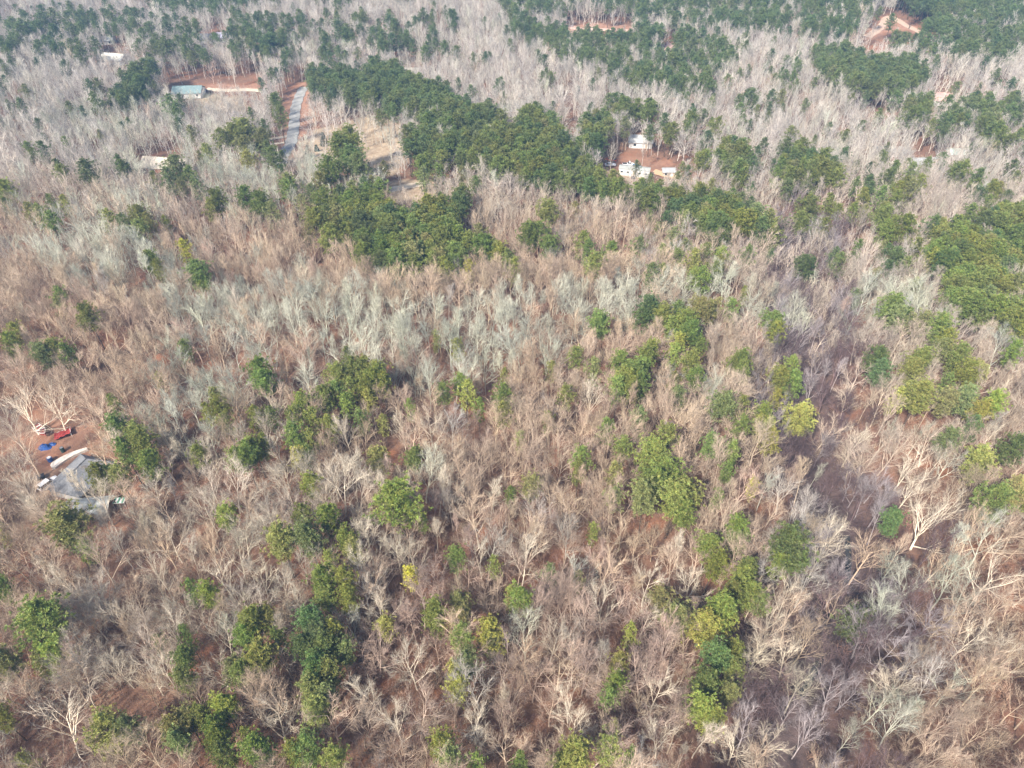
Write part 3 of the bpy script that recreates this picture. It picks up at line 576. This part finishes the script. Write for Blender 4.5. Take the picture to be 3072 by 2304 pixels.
t.links.new(c3, b.inputs['Base Color'])
bp = t.nodes.new('ShaderNodeBump'); bp.inputs['Strength'].default_value = .5; bp.inputs['Distance'].default_value = .3
t.links.new(noise(3.0, 5), bp.inputs['Height']); t.links.new(bp.outputs[0], b.inputs['Normal'])
me.materials.append(gm)
go = bpy.data.objects.new('ground', me); col.objects.link(go); tag(go, 'rust brown leaf litter and red clay over gentle slopes', 'ground', None, 'structure')

def ribbon(name, path_px, width, m, lift, label, cat, pw=None):
    pts = [ground(a, b)[:2] for a, b in path_px]; fine = []
    for i in range(len(pts) - 1):
        p0 = pts[max(i - 1, 0)]; p1 = pts[i]; p2 = pts[i + 1]; p3 = pts[min(i + 2, len(pts) - 1)]
        for k in range(14):
            s = k / 14; fine.append(tuple(.5 * (2 * p1[a] + (p2[a] - p0[a]) * s + (2 * p0[a] - 5 * p1[a] + 4 * p2[a] - p3[a]) * s * s + (3 * p1[a] - p0[a] - 3 * p2[a] + p3[a]) * s ** 3) for a in (0, 1)))
    fine.append(pts[-1]); mb = MB(); vs = []; nn = len(fine); kk = 6
    for i, (x, y) in enumerate(fine):
        a = fine[max(i - 1, 0)]; c = fine[min(i + 1, nn - 1)]; d = Vector((c[0] - a[0], c[1] - a[1])).normalized()
        wd = width * (1 + .08 * math.sin(i * .9)); 
        for j in range(kk + 1):
            o_ = (j / kk - .5) * wd; xx = x - d.y * o_; yy = y + d.x * o_; vs.append((xx, yy, float(H(xx, yy)) + lift + .06 * (1 - (2 * j / kk - 1) ** 2)))
    mb.add(vs, [(i * (kk + 1) + j, i * (kk + 1) + j + 1, (i + 1) * (kk + 1) + j + 1, (i + 1) * (kk + 1) + j) for i in range(nn - 1) for j in range(kk)])
    o = mb.obj(name, m, smooth=True); tag(o, label, cat, None, 'structure'); return o
M_ASPH = flat('old_asphalt', (.32, .315, .30), .9, .12, .3); M_DIRT = flat('pale_dirt', (.56, .47, .36), .95, .15, .4); M_CREEK = flat('creek_water', (.05, .05, .052), .25, .5, .8)
ribbon('road', [(835, 520), (850, 468), (872, 430), (882, 380), (886, 330), (898, 290), (912, 262)], 5.4, M_ASPH, .22, 'worn grey road bending between red clay verges', 'road')
ribbon('driveway', [(800, 419), (835, 414), (870, 408)], 3.2, M_DIRT, .16, 'upper short pale driveway joining the road', 'driveway')
ribbon('driveway', [(800, 434), (830, 431), (860, 428)], 2.6, M_DIRT, .16, 'lower short pale driveway joining the road', 'driveway')
ribbon('dirt_track', [(1165, 572), (1210, 562), (1250, 555), (1290, 548)], 5.0, M_DIRT, .16, 'pale dirt track below the pine stand', 'track')
ribbon('dirt_track', [(620, 268), (680, 272), (740, 270), (800, 274)], 4.5, M_DIRT, .16, 'pale track leading to the teal roofed house', 'track')
ribbon('dirt_track', [(1960, 515), (2020, 530), (2080, 545), (2130, 565)], 5.0, flat('orange_dirt', (.55, .36, .22), .95), .16, 'orange dirt track beside the white mobile home', 'track')
ribbon('dirt_track', [(2600, 112), (2640, 85), (2668, 52), (2720, 78), (2800, 116)], 5.0, flat('clay_track', (.46, .33, .25), .95), .2, 'bare clay track along the far ridge', 'track')
ribbon('dirt_track', [(1680, 72), (1740, 88), (1800, 90), (1885, 92)], 6.0, flat('pink_clay', (.58, .38, .31), .95), .2, 'pinkish clay strip among far pines', 'track')
ribbon('dirt_track', [(1160, 0), (1176, 12), (1200, 26), (1225, 34)], 9.0, flat('far_dirt', (.6, .5, .4), .95), .2, 'pale far track at the top of the woods', 'track')
ribbon('creek', [(2540, 1610), (2545, 1680), (2538, 1750)], 1.3, M_CREEK, .14, 'upper narrow dark creek reach in the gully at the right', 'creek')
ribbon('creek', [(2470, 1960), (2430, 2040), (2400, 2090)], 1.3, M_CREEK, .14, 'lower narrow dark creek reach in the gully at the right', 'creek')

# ------------------------------------------------------------------ buildings and vehicles
M_WHITE = flat('white_siding', (.62, .62, .60), .6, .05, 1.5); M_SHING = flat('grey_shingles', (.21, .215, .225), .9, .18, 2.2); M_SHD = flat('charcoal_shingles', (.22, .225, .24), .9, .2, 2.2)
M_GLASS = flat('dark_glass', (.03, .035, .045), .12, .1, 2); M_TYRE = flat('tyre_rubber', (.03, .03, .03), .8); M_CONC = flat('pale_concrete', (.66, .60, .52), .9, .12, .8)
M_TAN = flat('tan_siding', (.48, .40, .31), .8, .1, 1.5); M_BRICK = flat('brick_wall', (.33, .15, .10), .9, .2, 3); M_TRIM = flat('white_trim', (.75, .74, .7), .6, .05)
M_METAL = flat('pale_metal_roof', (.40, .41, .41), .45, .1, .7, .2); M_OLDM = flat('old_metal_roof', (.45, .47, .45), .6, .3, .9); M_TEAL = flat('teal_roof', (.18, .25, .25), .6, .12, .6); M_RIM = flat('wheel_metal', (.5, .5, .5), .4, .05, 3, .6)
def gable_house(px, py, L, W, hw, hr, rz, wallm, roofm, label, cat='house', name='house', hip=0.0, wing=None, chimney=True):
    x, y, z = ground(px, py, hw); o = empty(name, (x, y, float(H(x, y)) - .15), rz); tag(o, label, cat)
    m = MB(); m.box((0, 0, hw / 2), (L, W, hw))
    if hip == 0: m.prism([(-W / 2, hw), (W / 2, hw), (0, hw + hr)], 'x', -L / 2, L / 2)
    m.obj('wall', wallm, o)
    e = .5; r = MB(); a, b_ = L / 2 + e, W / 2 + e; th = .18; hx = L / 2 - hip * W / 2 + (e if hip == 0 else 0); dz = -hr * e / (W / 2)
    for s in (-1, 1):
        low = [(-a, s * b_, hw + dz), (a, s * b_, hw + dz), (hx, 0, hw + hr), (-hx, 0, hw + hr)]
        r.add([(p[0], p[1], p[2] + .05) for p in low] + [(p[0], p[1], p[2] + th + .05) for p in low], [(0, 1, 2, 3), (4, 5, 6, 7), (0, 1, 5, 4), (1, 2, 6, 5), (2, 3, 7, 6), (3, 0, 4, 7)])
        if hip:
            r.add([(s * a, -b_, hw + dz + .06), (s * a, b_, hw + dz + .06), (s * hx, 0, hw + hr + .06), (s * a, -b_, hw + dz + th + .05), (s * a, b_, hw + dz + th + .05), (s * hx, 0, hw + hr + th + .05)], [(0, 1, 2), (3, 4, 5), (0, 1, 4, 3)])
    ro = r.obj('roof', roofm, o)
    cp = MB(); cp.box((0, 0, hw + hr + th + .08), (hx * 2 - .1, .35, .12)); cp.obj('ridge_cap', roofm, ro)
    if chimney:
        c = MB(); c.box((L * .22, W * .14, hw + hr * .9), (.9, .7, 1.8)); c.box((L * .22, W * .14, hw + hr * .9 + .96), (1.05, .85, .12)); c.obj('chimney', M_BRICK, ro)
    n = max(2, int(L / 3.6))
    for s in (-1, 1):
        for i in range(n):
            cx = (i + .5) / n * L - L / 2
            if i == n // 2 and s < 0:
                d = MB(); d.box((cx, s * (W / 2 + .04), 1.05), (1.0, .08, 2.1)); do = d.obj('door', M_TAN if wallm is not M_TAN else M_WHITE, o)
                k_ = MB(); k_.box((cx + .38, s * (W / 2 + .11), 1.0), (.08, .06, .08)); k_.obj('handle', M_RIM, do)
            else:
                f = MB(); f.box((cx, s * (W / 2 + .03), hw * .58), (1.35, .06, 1.25)); fo = f.obj('window', M_TRIM, o)
                p = MB(); p.box((cx, s * (W / 2 + .07), hw * .58), (1.15, .03, 1.05)); p.obj('pane', M_GLASS, fo)
    return o
def car(px, py, rz, paint, label, kind='suv', cat='car', name='parked_car'):
    x, y, z = ground(px, py, .8); o = empty(name, (x, y, z), rz); tag(o, label, cat)
    L, W = (4.9, 1.9) if kind != 'pickup' else (5.6, 1.95)
    h1 = .95; h2 = 1.75 if kind == 'suv' else 1.48
    if kind == 'pickup': h2 = 1.75
    b = MB()
    sec = [(-L/2, .45, .70, .86), (-L/2+.25, .3, h1*.96, .97), (-L*.2, .28, h1, 1), (L*.18, .28, h1*1.02, 1), (L/2-.5, .3, h1*.88, .97), (L/2-.08, .38, h1*.7, .88), (L/2, .45, .62, .8)]
    vs = []
    for (xx, zl, zh, kw) in sec:
        w2 = W / 2 * kw; vs += [(xx, -w2 * .94, zl), (xx, w2 * .94, zl), (xx, w2, (zl + zh) / 2), (xx, w2 * .93, zh), (xx, -w2 * .93, zh), (xx, -w2, (zl + zh) / 2)]
    fs = [tuple(range(5, -1, -1)), tuple((len(sec) - 1) * 6 + i for i in range(6))]
    for i in range(len(sec) - 1):
        for j in range(6): fs.append((i * 6 + j, i * 6 + (j + 1) % 6, (i + 1) * 6 + (j + 1) % 6, (i + 1) * 6 + j))
    b.add(vs, fs); b.obj('body', paint, o, smooth=False)
    x0, x1 = {'suv': (-L/2+.12, L*.22), 'sedan': (-L*.36, L*.2), 'pickup': (-L*.08, L*.24)}[kind]
    f1 = .35 if kind == 'suv' else .75
    g_ = MB(); wb, wt = W / 2 * .92, W / 2 * .76
    def cab(mb, x0, x1, f0, f1, za, zb, k=1.0):
        mb.add([(x0, -wb*k, za), (x1, -wb*k, za), (x1, wb*k, za), (x0, wb*k, za), (x0 + f0, -wt*k, zb), (x1 - f1, -wt*k, zb), (x1 - f1, wt*k, zb), (x0 + f0, wt*k, zb)], [(3, 2, 1, 0), (4, 5, 6, 7), (0, 1, 5, 4), (1, 2, 6, 5), (2, 3, 7, 6), (3, 0, 4, 7)])
    cab(g_, x0, x1, .28 if kind == 'suv' else f1, .75, h1 - .05, h2 - .06); g_.obj('window_glass', M_GLASS, o)
    r_ = MB(); f0 = .28 if kind == 'suv' else f1; r_.box(((x0 + f0 + x1 - .75) / 2, 0, h2 - .03), (x1 - .75 - x0 - f0 + .1, wt * 2 + .06, .07), 0, 0, .94)
    for s in (-1, 1):
        for (xa, xb) in ((x0 + .02, x0 + f0), (x1 - .02, x1 - .75), ((x0 + x1) / 2 - .05, (x0 + x1) / 2 - .05)):
            r_.tube([Vector((xa, s * (wb + .01), h1 - .06)), Vector((xb, s * (wt + .02), h2 - .04))], [.05, .045], 4, 0, False)
    r_.obj('roof', paint, o)
    if kind == 'pickup':
        q = MB(); q.box((-L * .3, 0, h1 + .02), (L * .34, W * .72, .06)); q.obj('bed', M_TYRE, o)
    for sx in (-1, 1):
        for s in (-1, 1):
            wmb = MB(); c = Vector((sx * L * .31, s * (W / 2 - .12), .34)); wmb.tube([c - Vector((0, .12, 0)), c + Vector((0, .14 * 1, 0))], [.34, .34], 12, 0, False)
            wo = wmb.obj('wheel', M_TYRE, o); rr = MB(); rr.tube([c + Vector((0, s * .14, 0)), c + Vector((0, s * .165, 0))], [.2, .18], 10, 0, False); rr.obj('rim', M_RIM, wo)
    for s in (-1, 1):
        hm = MB(); hm.box((L / 2 - .06, s * W * .33, .62), (.12, .32, .14)); hm.obj('headlight', M_TRIM, o)
        tm = MB(); tm.box((-L / 2 + .05, s * W * .38, .74), (.12, .2, .22)); tm.obj('taillight', M_REDP, o)
    return o
M_REDP = flat('red_paint', (.50, .05, .04), .35, .1); M_WP = flat('white_paint', (.82, .82, .82), .3, .04); M_DP = flat('dark_paint', (.04, .04, .05), .3, .1); M_BP = flat('blue_paint', (.05, .16, .32), .3, .1); M_OP = flat('orange_red_paint', (.60, .14, .05), .35, .1)
# homestead at the left edge
gable_house(240, 1424, 11, 9.2, 2.8, 2.4, R(74), M_WHITE, M_SHING, 'grey shingle roofed house behind bare trees at the left edge', chimney=False, hip=.5)
gable_house(262, 1518, 9.5, 4.6, 2.4, 1.1, R(8), M_TAN, M_OLDM, 'low pale metal roofed outbuilding below the grey roofed house', 'shed', 'outbuilding', chimney=False)
x, y, z = ground(358, 1502, 2); o = empty('awning', (x, y, z), R(5)); tag(o, 'small green and white striped awning by the pale outbuilding', 'awning')
m = MB(); m.box((0, 0, 2.1), (2.8, 1.8, .08)); cn = m.obj('canopy', M_WHITE, o)
for i in range(3): q = MB(); q.box((-1 + i * .95, 0, 2.16), (.42, 1.78, .03)); q.obj('stripe', flat('awning_green', (.12, .3, .2)), cn)
for sx in (-1, 1):
    for sy in (-1, 1): q = MB(); q.tube([Vector((sx * 1.3, sy * .8, 0)), Vector((sx * 1.3, sy * .8, 2.07))], [.04, .04], 6, 0, False); q.obj('post', M_TRIM, o)
# pale low wall beside the house
x, y, z = ground(210, 1378); p0 = ground(156, 1405); p1 = ground(264, 1350); wl = MB(); n = 16
d = Vector((p1[0] - p0[0], p1[1] - p0[1])); nrm = Vector((-d.y, d.x)).normalized(); vs = []
for i in range(n + 1):
    s = i / n; wdt = (1.15 * (1 - s) + .45 * s) * (1 if i else .55); c = Vector((p0[0], p0[1])) + d * s + nrm * .8 * math.sin(s * math.pi)
    for sg, zz in ((-1, -.3), (-1, .62), (1, .62), (1, -.3)):
        q = c + nrm * wdt * sg; vs.append((q.x, q.y, float(H(q.x, q.y)) + zz))
wl.add(vs, [(3, 2, 1, 0), tuple(n * 4 + i for i in range(4))] + [(i * 4 + j, i * 4 + (j + 1) % 4, (i + 1) * 4 + (j + 1) % 4, (i + 1) * 4 + j) for i in range(n) for j in range(4)])
tag(wl.obj('low_wall', M_CONC), 'long pale low wall running up beside the grey roofed house', 'wall')
car(144, 1448, R(62), M_WP, 'white car parked on the dirt beside the grey roofed house', 'suv')
# dark grill or cart beside the white car
x, y, z = ground(119, 1432, .6); o = empty('garden_cart', (x, y, z), R(30)); tag(o, 'dark garden cart standing just above the white car', 'cart')
m = MB(); m.box((0, 0, .75), (1.9, 1.2, .5), 0, 0, 1.15); m.obj('tray', M_DP, o)
m = MB(); m.tube([Vector((-.9, 0, .9)), Vector((-1.7, 0, 1.2))], [.04, .04], 6, 0, False); m.obj('handle', M_RIM, o)
for sx in (-1, 1):
    for sy in (-1, 1): q = MB(); c = Vector((sx * .65, sy * .6, .28)); q.tube([c - Vector((0, .08, 0)), c + Vector((0, .08, 0))], [.28, .28], 10, 0, False); q.obj('wheel', M_TYRE, o)
# red boat with white rim
x, y, z = ground(122, 1292, .8); o = empty('boat', (x, y, z + .25), R(-38)); tag(o, 'red boat with white rim lying under the pale bare trees', 'boat')
hl = MB(); rim = MB(); vs = []; n = 12; L = 5.4
rows = []
for i in range(n + 1):
    s = i / n; xx = (s - .5) * L; wdt = 1.05 * (1 - max(0, (s - .45) / .55) ** 2.2) * (.8 + .2 * min(1, s * 3)) + .02; sh = .95 + .35 * s * s
    rows.append((xx, wdt, sh)); vs += [(xx, -wdt, sh), (xx, -wdt * .75, .3), (xx, 0, .12 + .25 * s ** 3), (xx, wdt * .75, .3), (xx, wdt, sh)]
hl.add(vs, [(i * 5 + j, i * 5 + j + 1, (i + 1) * 5 + j + 1, (i + 1) * 5 + j) for i in range(n) for j in range(4)] + [(0, 1, 2, 3, 4)])
M_RED = flat('faded_red', (.34, .07, .06), .6, .25, 1.2)
hl.obj('hull', M_RED, o)
for s in (-1, 1): rim.tube([Vector((a, s * b_, c)) for a, b_, c in rows], [.1] * len(rows), 5, 0, False)
rim.obj('rim', M_TRIM, o); q = MB()
q.add([(a, s * b_ * .93, c - .22) for a, b_, c in rows for s in (-1, 1)], [(2 * i, 2 * i + 1, 2 * i + 3, 2 * i + 2) for i in range(n)]); q.obj('deck', M_RED, o)
for xx in (-1.6, .2): q = MB(); q.box((xx, 0, 1.0), (.4, 1.7, .09)); q.obj('seat', M_TRIM, o)
# red tarp on a pole frame
x, y, z = ground(188, 1302, .6); o = empty('canopy_frame', (x, y, z), R(25)); tag(o, 'collapsed red canopy on a bent white frame beside the red boat', 'canopy')
m = MB(); N_ = 10; vs = []
for i in range(N_ + 1):
    for j in range(N_ + 1):
        u, v = i / N_, j / N_; vs.append(((u - .5) * 4.2, (v - .5) * 2.8, .35 + 1.1 * u * (1 - .5 * v) + .14 * math.sin(u * 19 + v * 7) * math.cos(v * 13)))
m.add(vs, [(i * (N_ + 1) + j, i * (N_ + 1) + j + 1, (i + 1) * (N_ + 1) + j + 1, (i + 1) * (N_ + 1) + j) for i in range(N_) for j in range(N_)]); m.obj('tarp', flat('bright_red_tarp', (.34, .05, .045), .5, .2, 2), o)
m = MB(); m.tube([Vector((2.1, 1.6 * math.cos(a), 1.7 * math.sin(a) + .02)) for a in np.linspace(0, math.pi, 10)], [.05] * 10, 6, 0, False); m.obj('frame', M_TRIM, o)
m = MB(); m.tube([Vector((-2.0 + .4 * i, 1.5 + .12 * math.sin(i), .1 + .12 * i)) for i in range(11)], [.045] * 11, 6, 0, False); m.obj('frame', M_TRIM, o)
def heap(px, py, r, m_, label, seed, name='tarp', cat='tarp'):
    random.seed(seed); x, y, z = ground(px, py, .3); b = MB(); n, k = 6, 14; vs = [(0, 0, r * .75)]
    for i in range(1, n + 1):
        for j in range(k):
            a = 2 * math.pi * j / k; rr = r * (i / n) * random.uniform(.85, 1.15); vs.append((rr * math.cos(a) * 1.3, rr * math.sin(a) * .85, r * .75 * (1 - (i / n) ** 2) * random.uniform(.7, 1.2) - (.1 if i == n else 0)))
    fs = [(0, 1 + j, 1 + (j + 1) % k) for j in range(k)] + [(1 + (i - 1) * k + j, 1 + i * k + j, 1 + i * k + (j + 1) % k, 1 + (i - 1) * k + (j + 1) % k) for i in range(1, n) for j in range(k)]
    b.add(vs, fs); tag(b.obj(name, m_, None, (x, y, z)), label, cat)
M_BLUE = flat('blue_tarp', (.03, .09, .30), .45, .25, 2)
heap(134, 1340, 1.35, M_BLUE, 'crumpled blue tarp on the clay below the red boat', 3)
heap(156, 1331, .8, M_BLUE, 'small blue tarp bundle right of the larger crumpled one', 5)
def barrel(px, py, m_, label, h=.95, r=.34):
    x, y, z = ground(px, py, .5); o = empty('barrel', (x, y, z)); tag(o, label, 'barrel')
    b = MB(); prof = [(.9, 0), (1, .08), (.97, .3), (1.03, .33), (.97, .36), (.97, .62), (1.03, .65), (.97, .68), (1, .92), (.93, 1)]
    b.tube([Vector((0, 0, q * h)) for _, q in prof], [r * k for k, _ in prof], 16, 0, False); b.obj('drum', m_, o)
    q = MB(); q.tube([Vector((0, 0, h)), Vector((0, 0, h + .04))], [r * .8, r * .78], 16, 0, False); q.obj('lid', M_TRIM if m_ is M_BLUE else M_RIM, o)
barrel(150, 1379, M_BLUE, 'blue barrel standing alone on the clay above the pale wall', 1.3, .6)
barrel(188, 1351, flat('dark_green_plastic', (.04, .08, .07), .5), 'dark barrel standing below the red canopy', 1.5, .5)
# clearing by the road
car(1193, 461, R(5), M_DP, 'dark car parked at the edge of the tan clearing', 'sedan')
# mobile home and the cars round it
def mobile_home(px, py, L, W, rz, label):
    x, y, z = ground(px, py, 1.6); o = empty('mobile_home', (x, y, z), rz); tag(o, label, 'mobile home')
    m = MB(); m.box((0, 0, 2.0), (L, W, 2.8)); m.obj('wall', M_WHITE, o)
    m = MB(); m.box((0, 0, .3), (L - .2, W - .2, .6)); m.obj('skirting', M_TAN, o)
    m = MB(); m.prism([(-W / 2 - .2, 3.4), (W / 2 + .2, 3.4), (0, 3.95)], 'x', -L / 2 - .2, L / 2 + .2); m.obj('roof', M_SHD2, o)
    for i in range(5):
        cx = (i + .5) / 5 * L - L / 2
        if i == 2:
            d = MB(); d.box((cx, -W / 2 - .04, 1.75), (1, .08, 2.1)); do = d.obj('door', M_TAN, o); k_ = MB(); k_.box((cx + .38, -W / 2 - .11, 1.7), (.08, .06, .08)); k_.obj('handle', M_RIM, do)
            s = MB(); s.box((cx, -W / 2 - .7, .35), (1.8, 1.4, .7)); s.box((cx, -W / 2 - 1.6, .17), (1.8, .4, .34)); s.obj('step', M_DP, o)
        else:
            f = MB(); f.box((cx, -W / 2 - .03, 2.2), (1.2, .06, .9)); fo = f.obj('window', M_TRIM, o); p = MB(); p.box((cx, -W / 2 - .07, 2.2), (1.0, .03, .72)); p.obj('pane', M_GLASS, fo)
M_SHD2 = flat('grey_metal_roof', (.36, .37, .34), .6, .1, 1)
mobile_home(1903, 516, 13, 4.4, R(-14), 'white mobile home with grey roof below the row of pines')
car(1831, 492, R(3), M_WP, 'white sedan left of the white mobile home', 'sedan')
car(1832, 477, R(160), M_OP, 'red pickup truck behind the white sedan', 'pickup', 'truck', 'pickup_truck')
car(1886, 491, R(0), M_WP, 'white pickup truck behind the mobile home roof', 'pickup', 'truck', 'pickup_truck')
car(1912, 500, R(-8), M_BP, 'dark blue car tight behind the mobile home', 'suv')
car(1930, 506, R(-10), M_REDP, 'red sedan at the right end of the mobile home', 'sedan')
gable_house(2006, 510, 5, 3.4, 2.2, .9, R(0), M_TAN, M_METAL, 'small grey shed among pine trunks right of the mobile home', 'shed', 'shed', chimney=False)
gable_house(1922, 418, 10.5, 7, 2.8, 2.0, R(-6), M_WHITE, flat('white_roof', (.42, .42, .41), .7, .15, .8), 'white roofed house among pines above the mobile home')
gable_house(565, 270, 15, 10, 2.8, 2.2, R(4), M_WHITE, M_TEAL, 'teal roofed house at the end of the pale track', chimney=False)
car(606, 268, R(10), M_DP, 'dark car parked beside the teal roofed house', 'sedan')
gable_house(500, 490, 20, 10, 2.8, 2.6, R(-8), M_BRICK, flat('tan_shingles', (.50, .44, .36), .9, .2, 2), 'tan roofed house half hidden by bare trees left of the road')
gable_house(2767, 484, 16, 7, 2.8, 1.6, R(4), M_WHITE, M_METAL, 'long white roofed house in the grey woods at the right')
gable_house(2868, 455, 6, 5, 2.4, 1.4, R(0), M_WHITE, flat('mint_roof', (.50, .68, .62), .6, .1), 'small mint roofed shed in the grey woods at the right', 'shed', 'shed', chimney=False)
gable_house(2668, 447, 13, 5, 2.6, 1.2, R(-6), M_WHITE, M_METAL, 'narrow pale roof left of the long white roofed house', 'shed', 'shed', chimney=False)
gable_house(2818, 292, 14, 9, 2.8, 2.4, R(-10), M_WHITE, flat('pinkish_roof', (.60, .38, .33), .8, .15), 'pink roofed house in the far pines at the right')
gable_house(1999, 150, 16, 9, 2.8, 2.4, R(75), M_WHITE, flat('salmon_roof', (.62, .42, .36), .8, .15), 'salmon roofed house among far pines')
gable_house(3012, 188, 14, 9, 2.8, 2.2, R(0), M_WHITE, M_METAL, 'white roofed house at the far right edge')
gable_house(345, 172, 14, 9, 2.8, 2.2, R(-12), M_WHITE, flat('cream_roof', (.70, .68, .60), .8, .15), 'cream roofed house beside red clay at upper left')
gable_house(312, 117, 12, 8, 2.8, 2.2, R(10), M_WHITE, M_METAL, 'pale roofed house above the cream roofed house')
gable_house(502, 104, 13, 7, 2.8, 2.0, R(-4), M_TAN, M_METAL, 'long pale roof in the grey woods at upper left')
gable_house(628, 112, 14, 8, 2.8, 2.2, R(0), M_WHITE, M_SHING, 'white walled house with grey roof at upper left')
gable_house(668, 108, 9, 7, 2.8, 2.0, R(4), M_WHITE, flat('lilac_roof', (.42, .40, .52), .8, .1), 'small bluish roofed house right of the white walled house')
gable_house(48, 62, 12, 8, 2.8, 2.0, R(0), M_WHITE, M_METAL, 'white roofed house at the top left corner')
gable_house(1228, 214, 11, 7, 2.8, 2.0, R(0), M_WHITE, flat('beige_roof', (.62, .57, .48), .8, .1), 'beige roofed house above the dense pines')
gable_house(1528, 32, 12, 9, 5, 2.2, R(4), M_WHITE, M_SHING, 'two storey white house at the top of the woods')
gable_house(1540, 312, 12, 8, 2.8, 2.0, R(0), M_WHITE, flat('ivory_roof', (.66, .63, .55), .8, .1), 'ivory roofed house among pale bare trees')
# dark conical cedars in the clearing
def cedar(px, py, h, r, label):
    x, y, z = ground(px, py, h * .3); o = empty('cedar_tree', (x, y, z)); tag(o, label, 'cedar', 'young cedars in the clearing')
    random.seed(int(px)); T = MB(); T.tube([Vector((0, 0, -.3)), Vector((0, 0, h * .9))], [.12, .03], 6); T.obj('trunk', M_PBARK, o); C = MB()
    for i in range(330):
        s = random.random() ** 1.4; a = random.uniform(0, 6.3); rr = r * (1 - s) ** .85 * random.uniform(.6, 1.05)
        tuft(C, Vector((rr * math.cos(a), rr * math.sin(a), .3 + s * (h - .5))), Vector((math.cos(a) * .5, math.sin(a) * .5, .7)), .5, 7)
    c = C.obj('crown', M_NEEDLE, o); c['tint'] = [.045, .07, .03]
cedar(972, 425, 6.5, 2.1, 'upper conical dark cedar in the tan clearing right of the road')
cedar(925, 462, 5.5, 2.1, 'lower rounded dark cedar in the tan clearing right of the road')
cedar(950, 448, 3.0, 1.0, 'smallest dark cedar between the two taller ones in the clearing')

# ------------------------------------------------------------------ haze
hz = MB(); hz.box((0, 560, 38), (1900, 1300, 200)); ho = hz.obj('haze', [])
hm = bpy.data.materials.new('haze_air'); hm.use_nodes = True; ht = hm.node_tree; ht.nodes.clear()
om = ht.nodes.new('ShaderNodeOutputMaterial'); pv = ht.nodes.new('ShaderNodeVolumePrincipled'); pv.inputs['Color'].default_value = (.36, .62, 1, 1); pv.inputs['Density'].default_value = .00024; pv.inputs['Anisotropy'].default_value = .0
ht.links.new(pv.outputs[0], om.inputs['Volume']); ho.data.materials.append(hm); tag(ho, 'thin bluish haze over the far woods', 'haze', None, 'stuff')
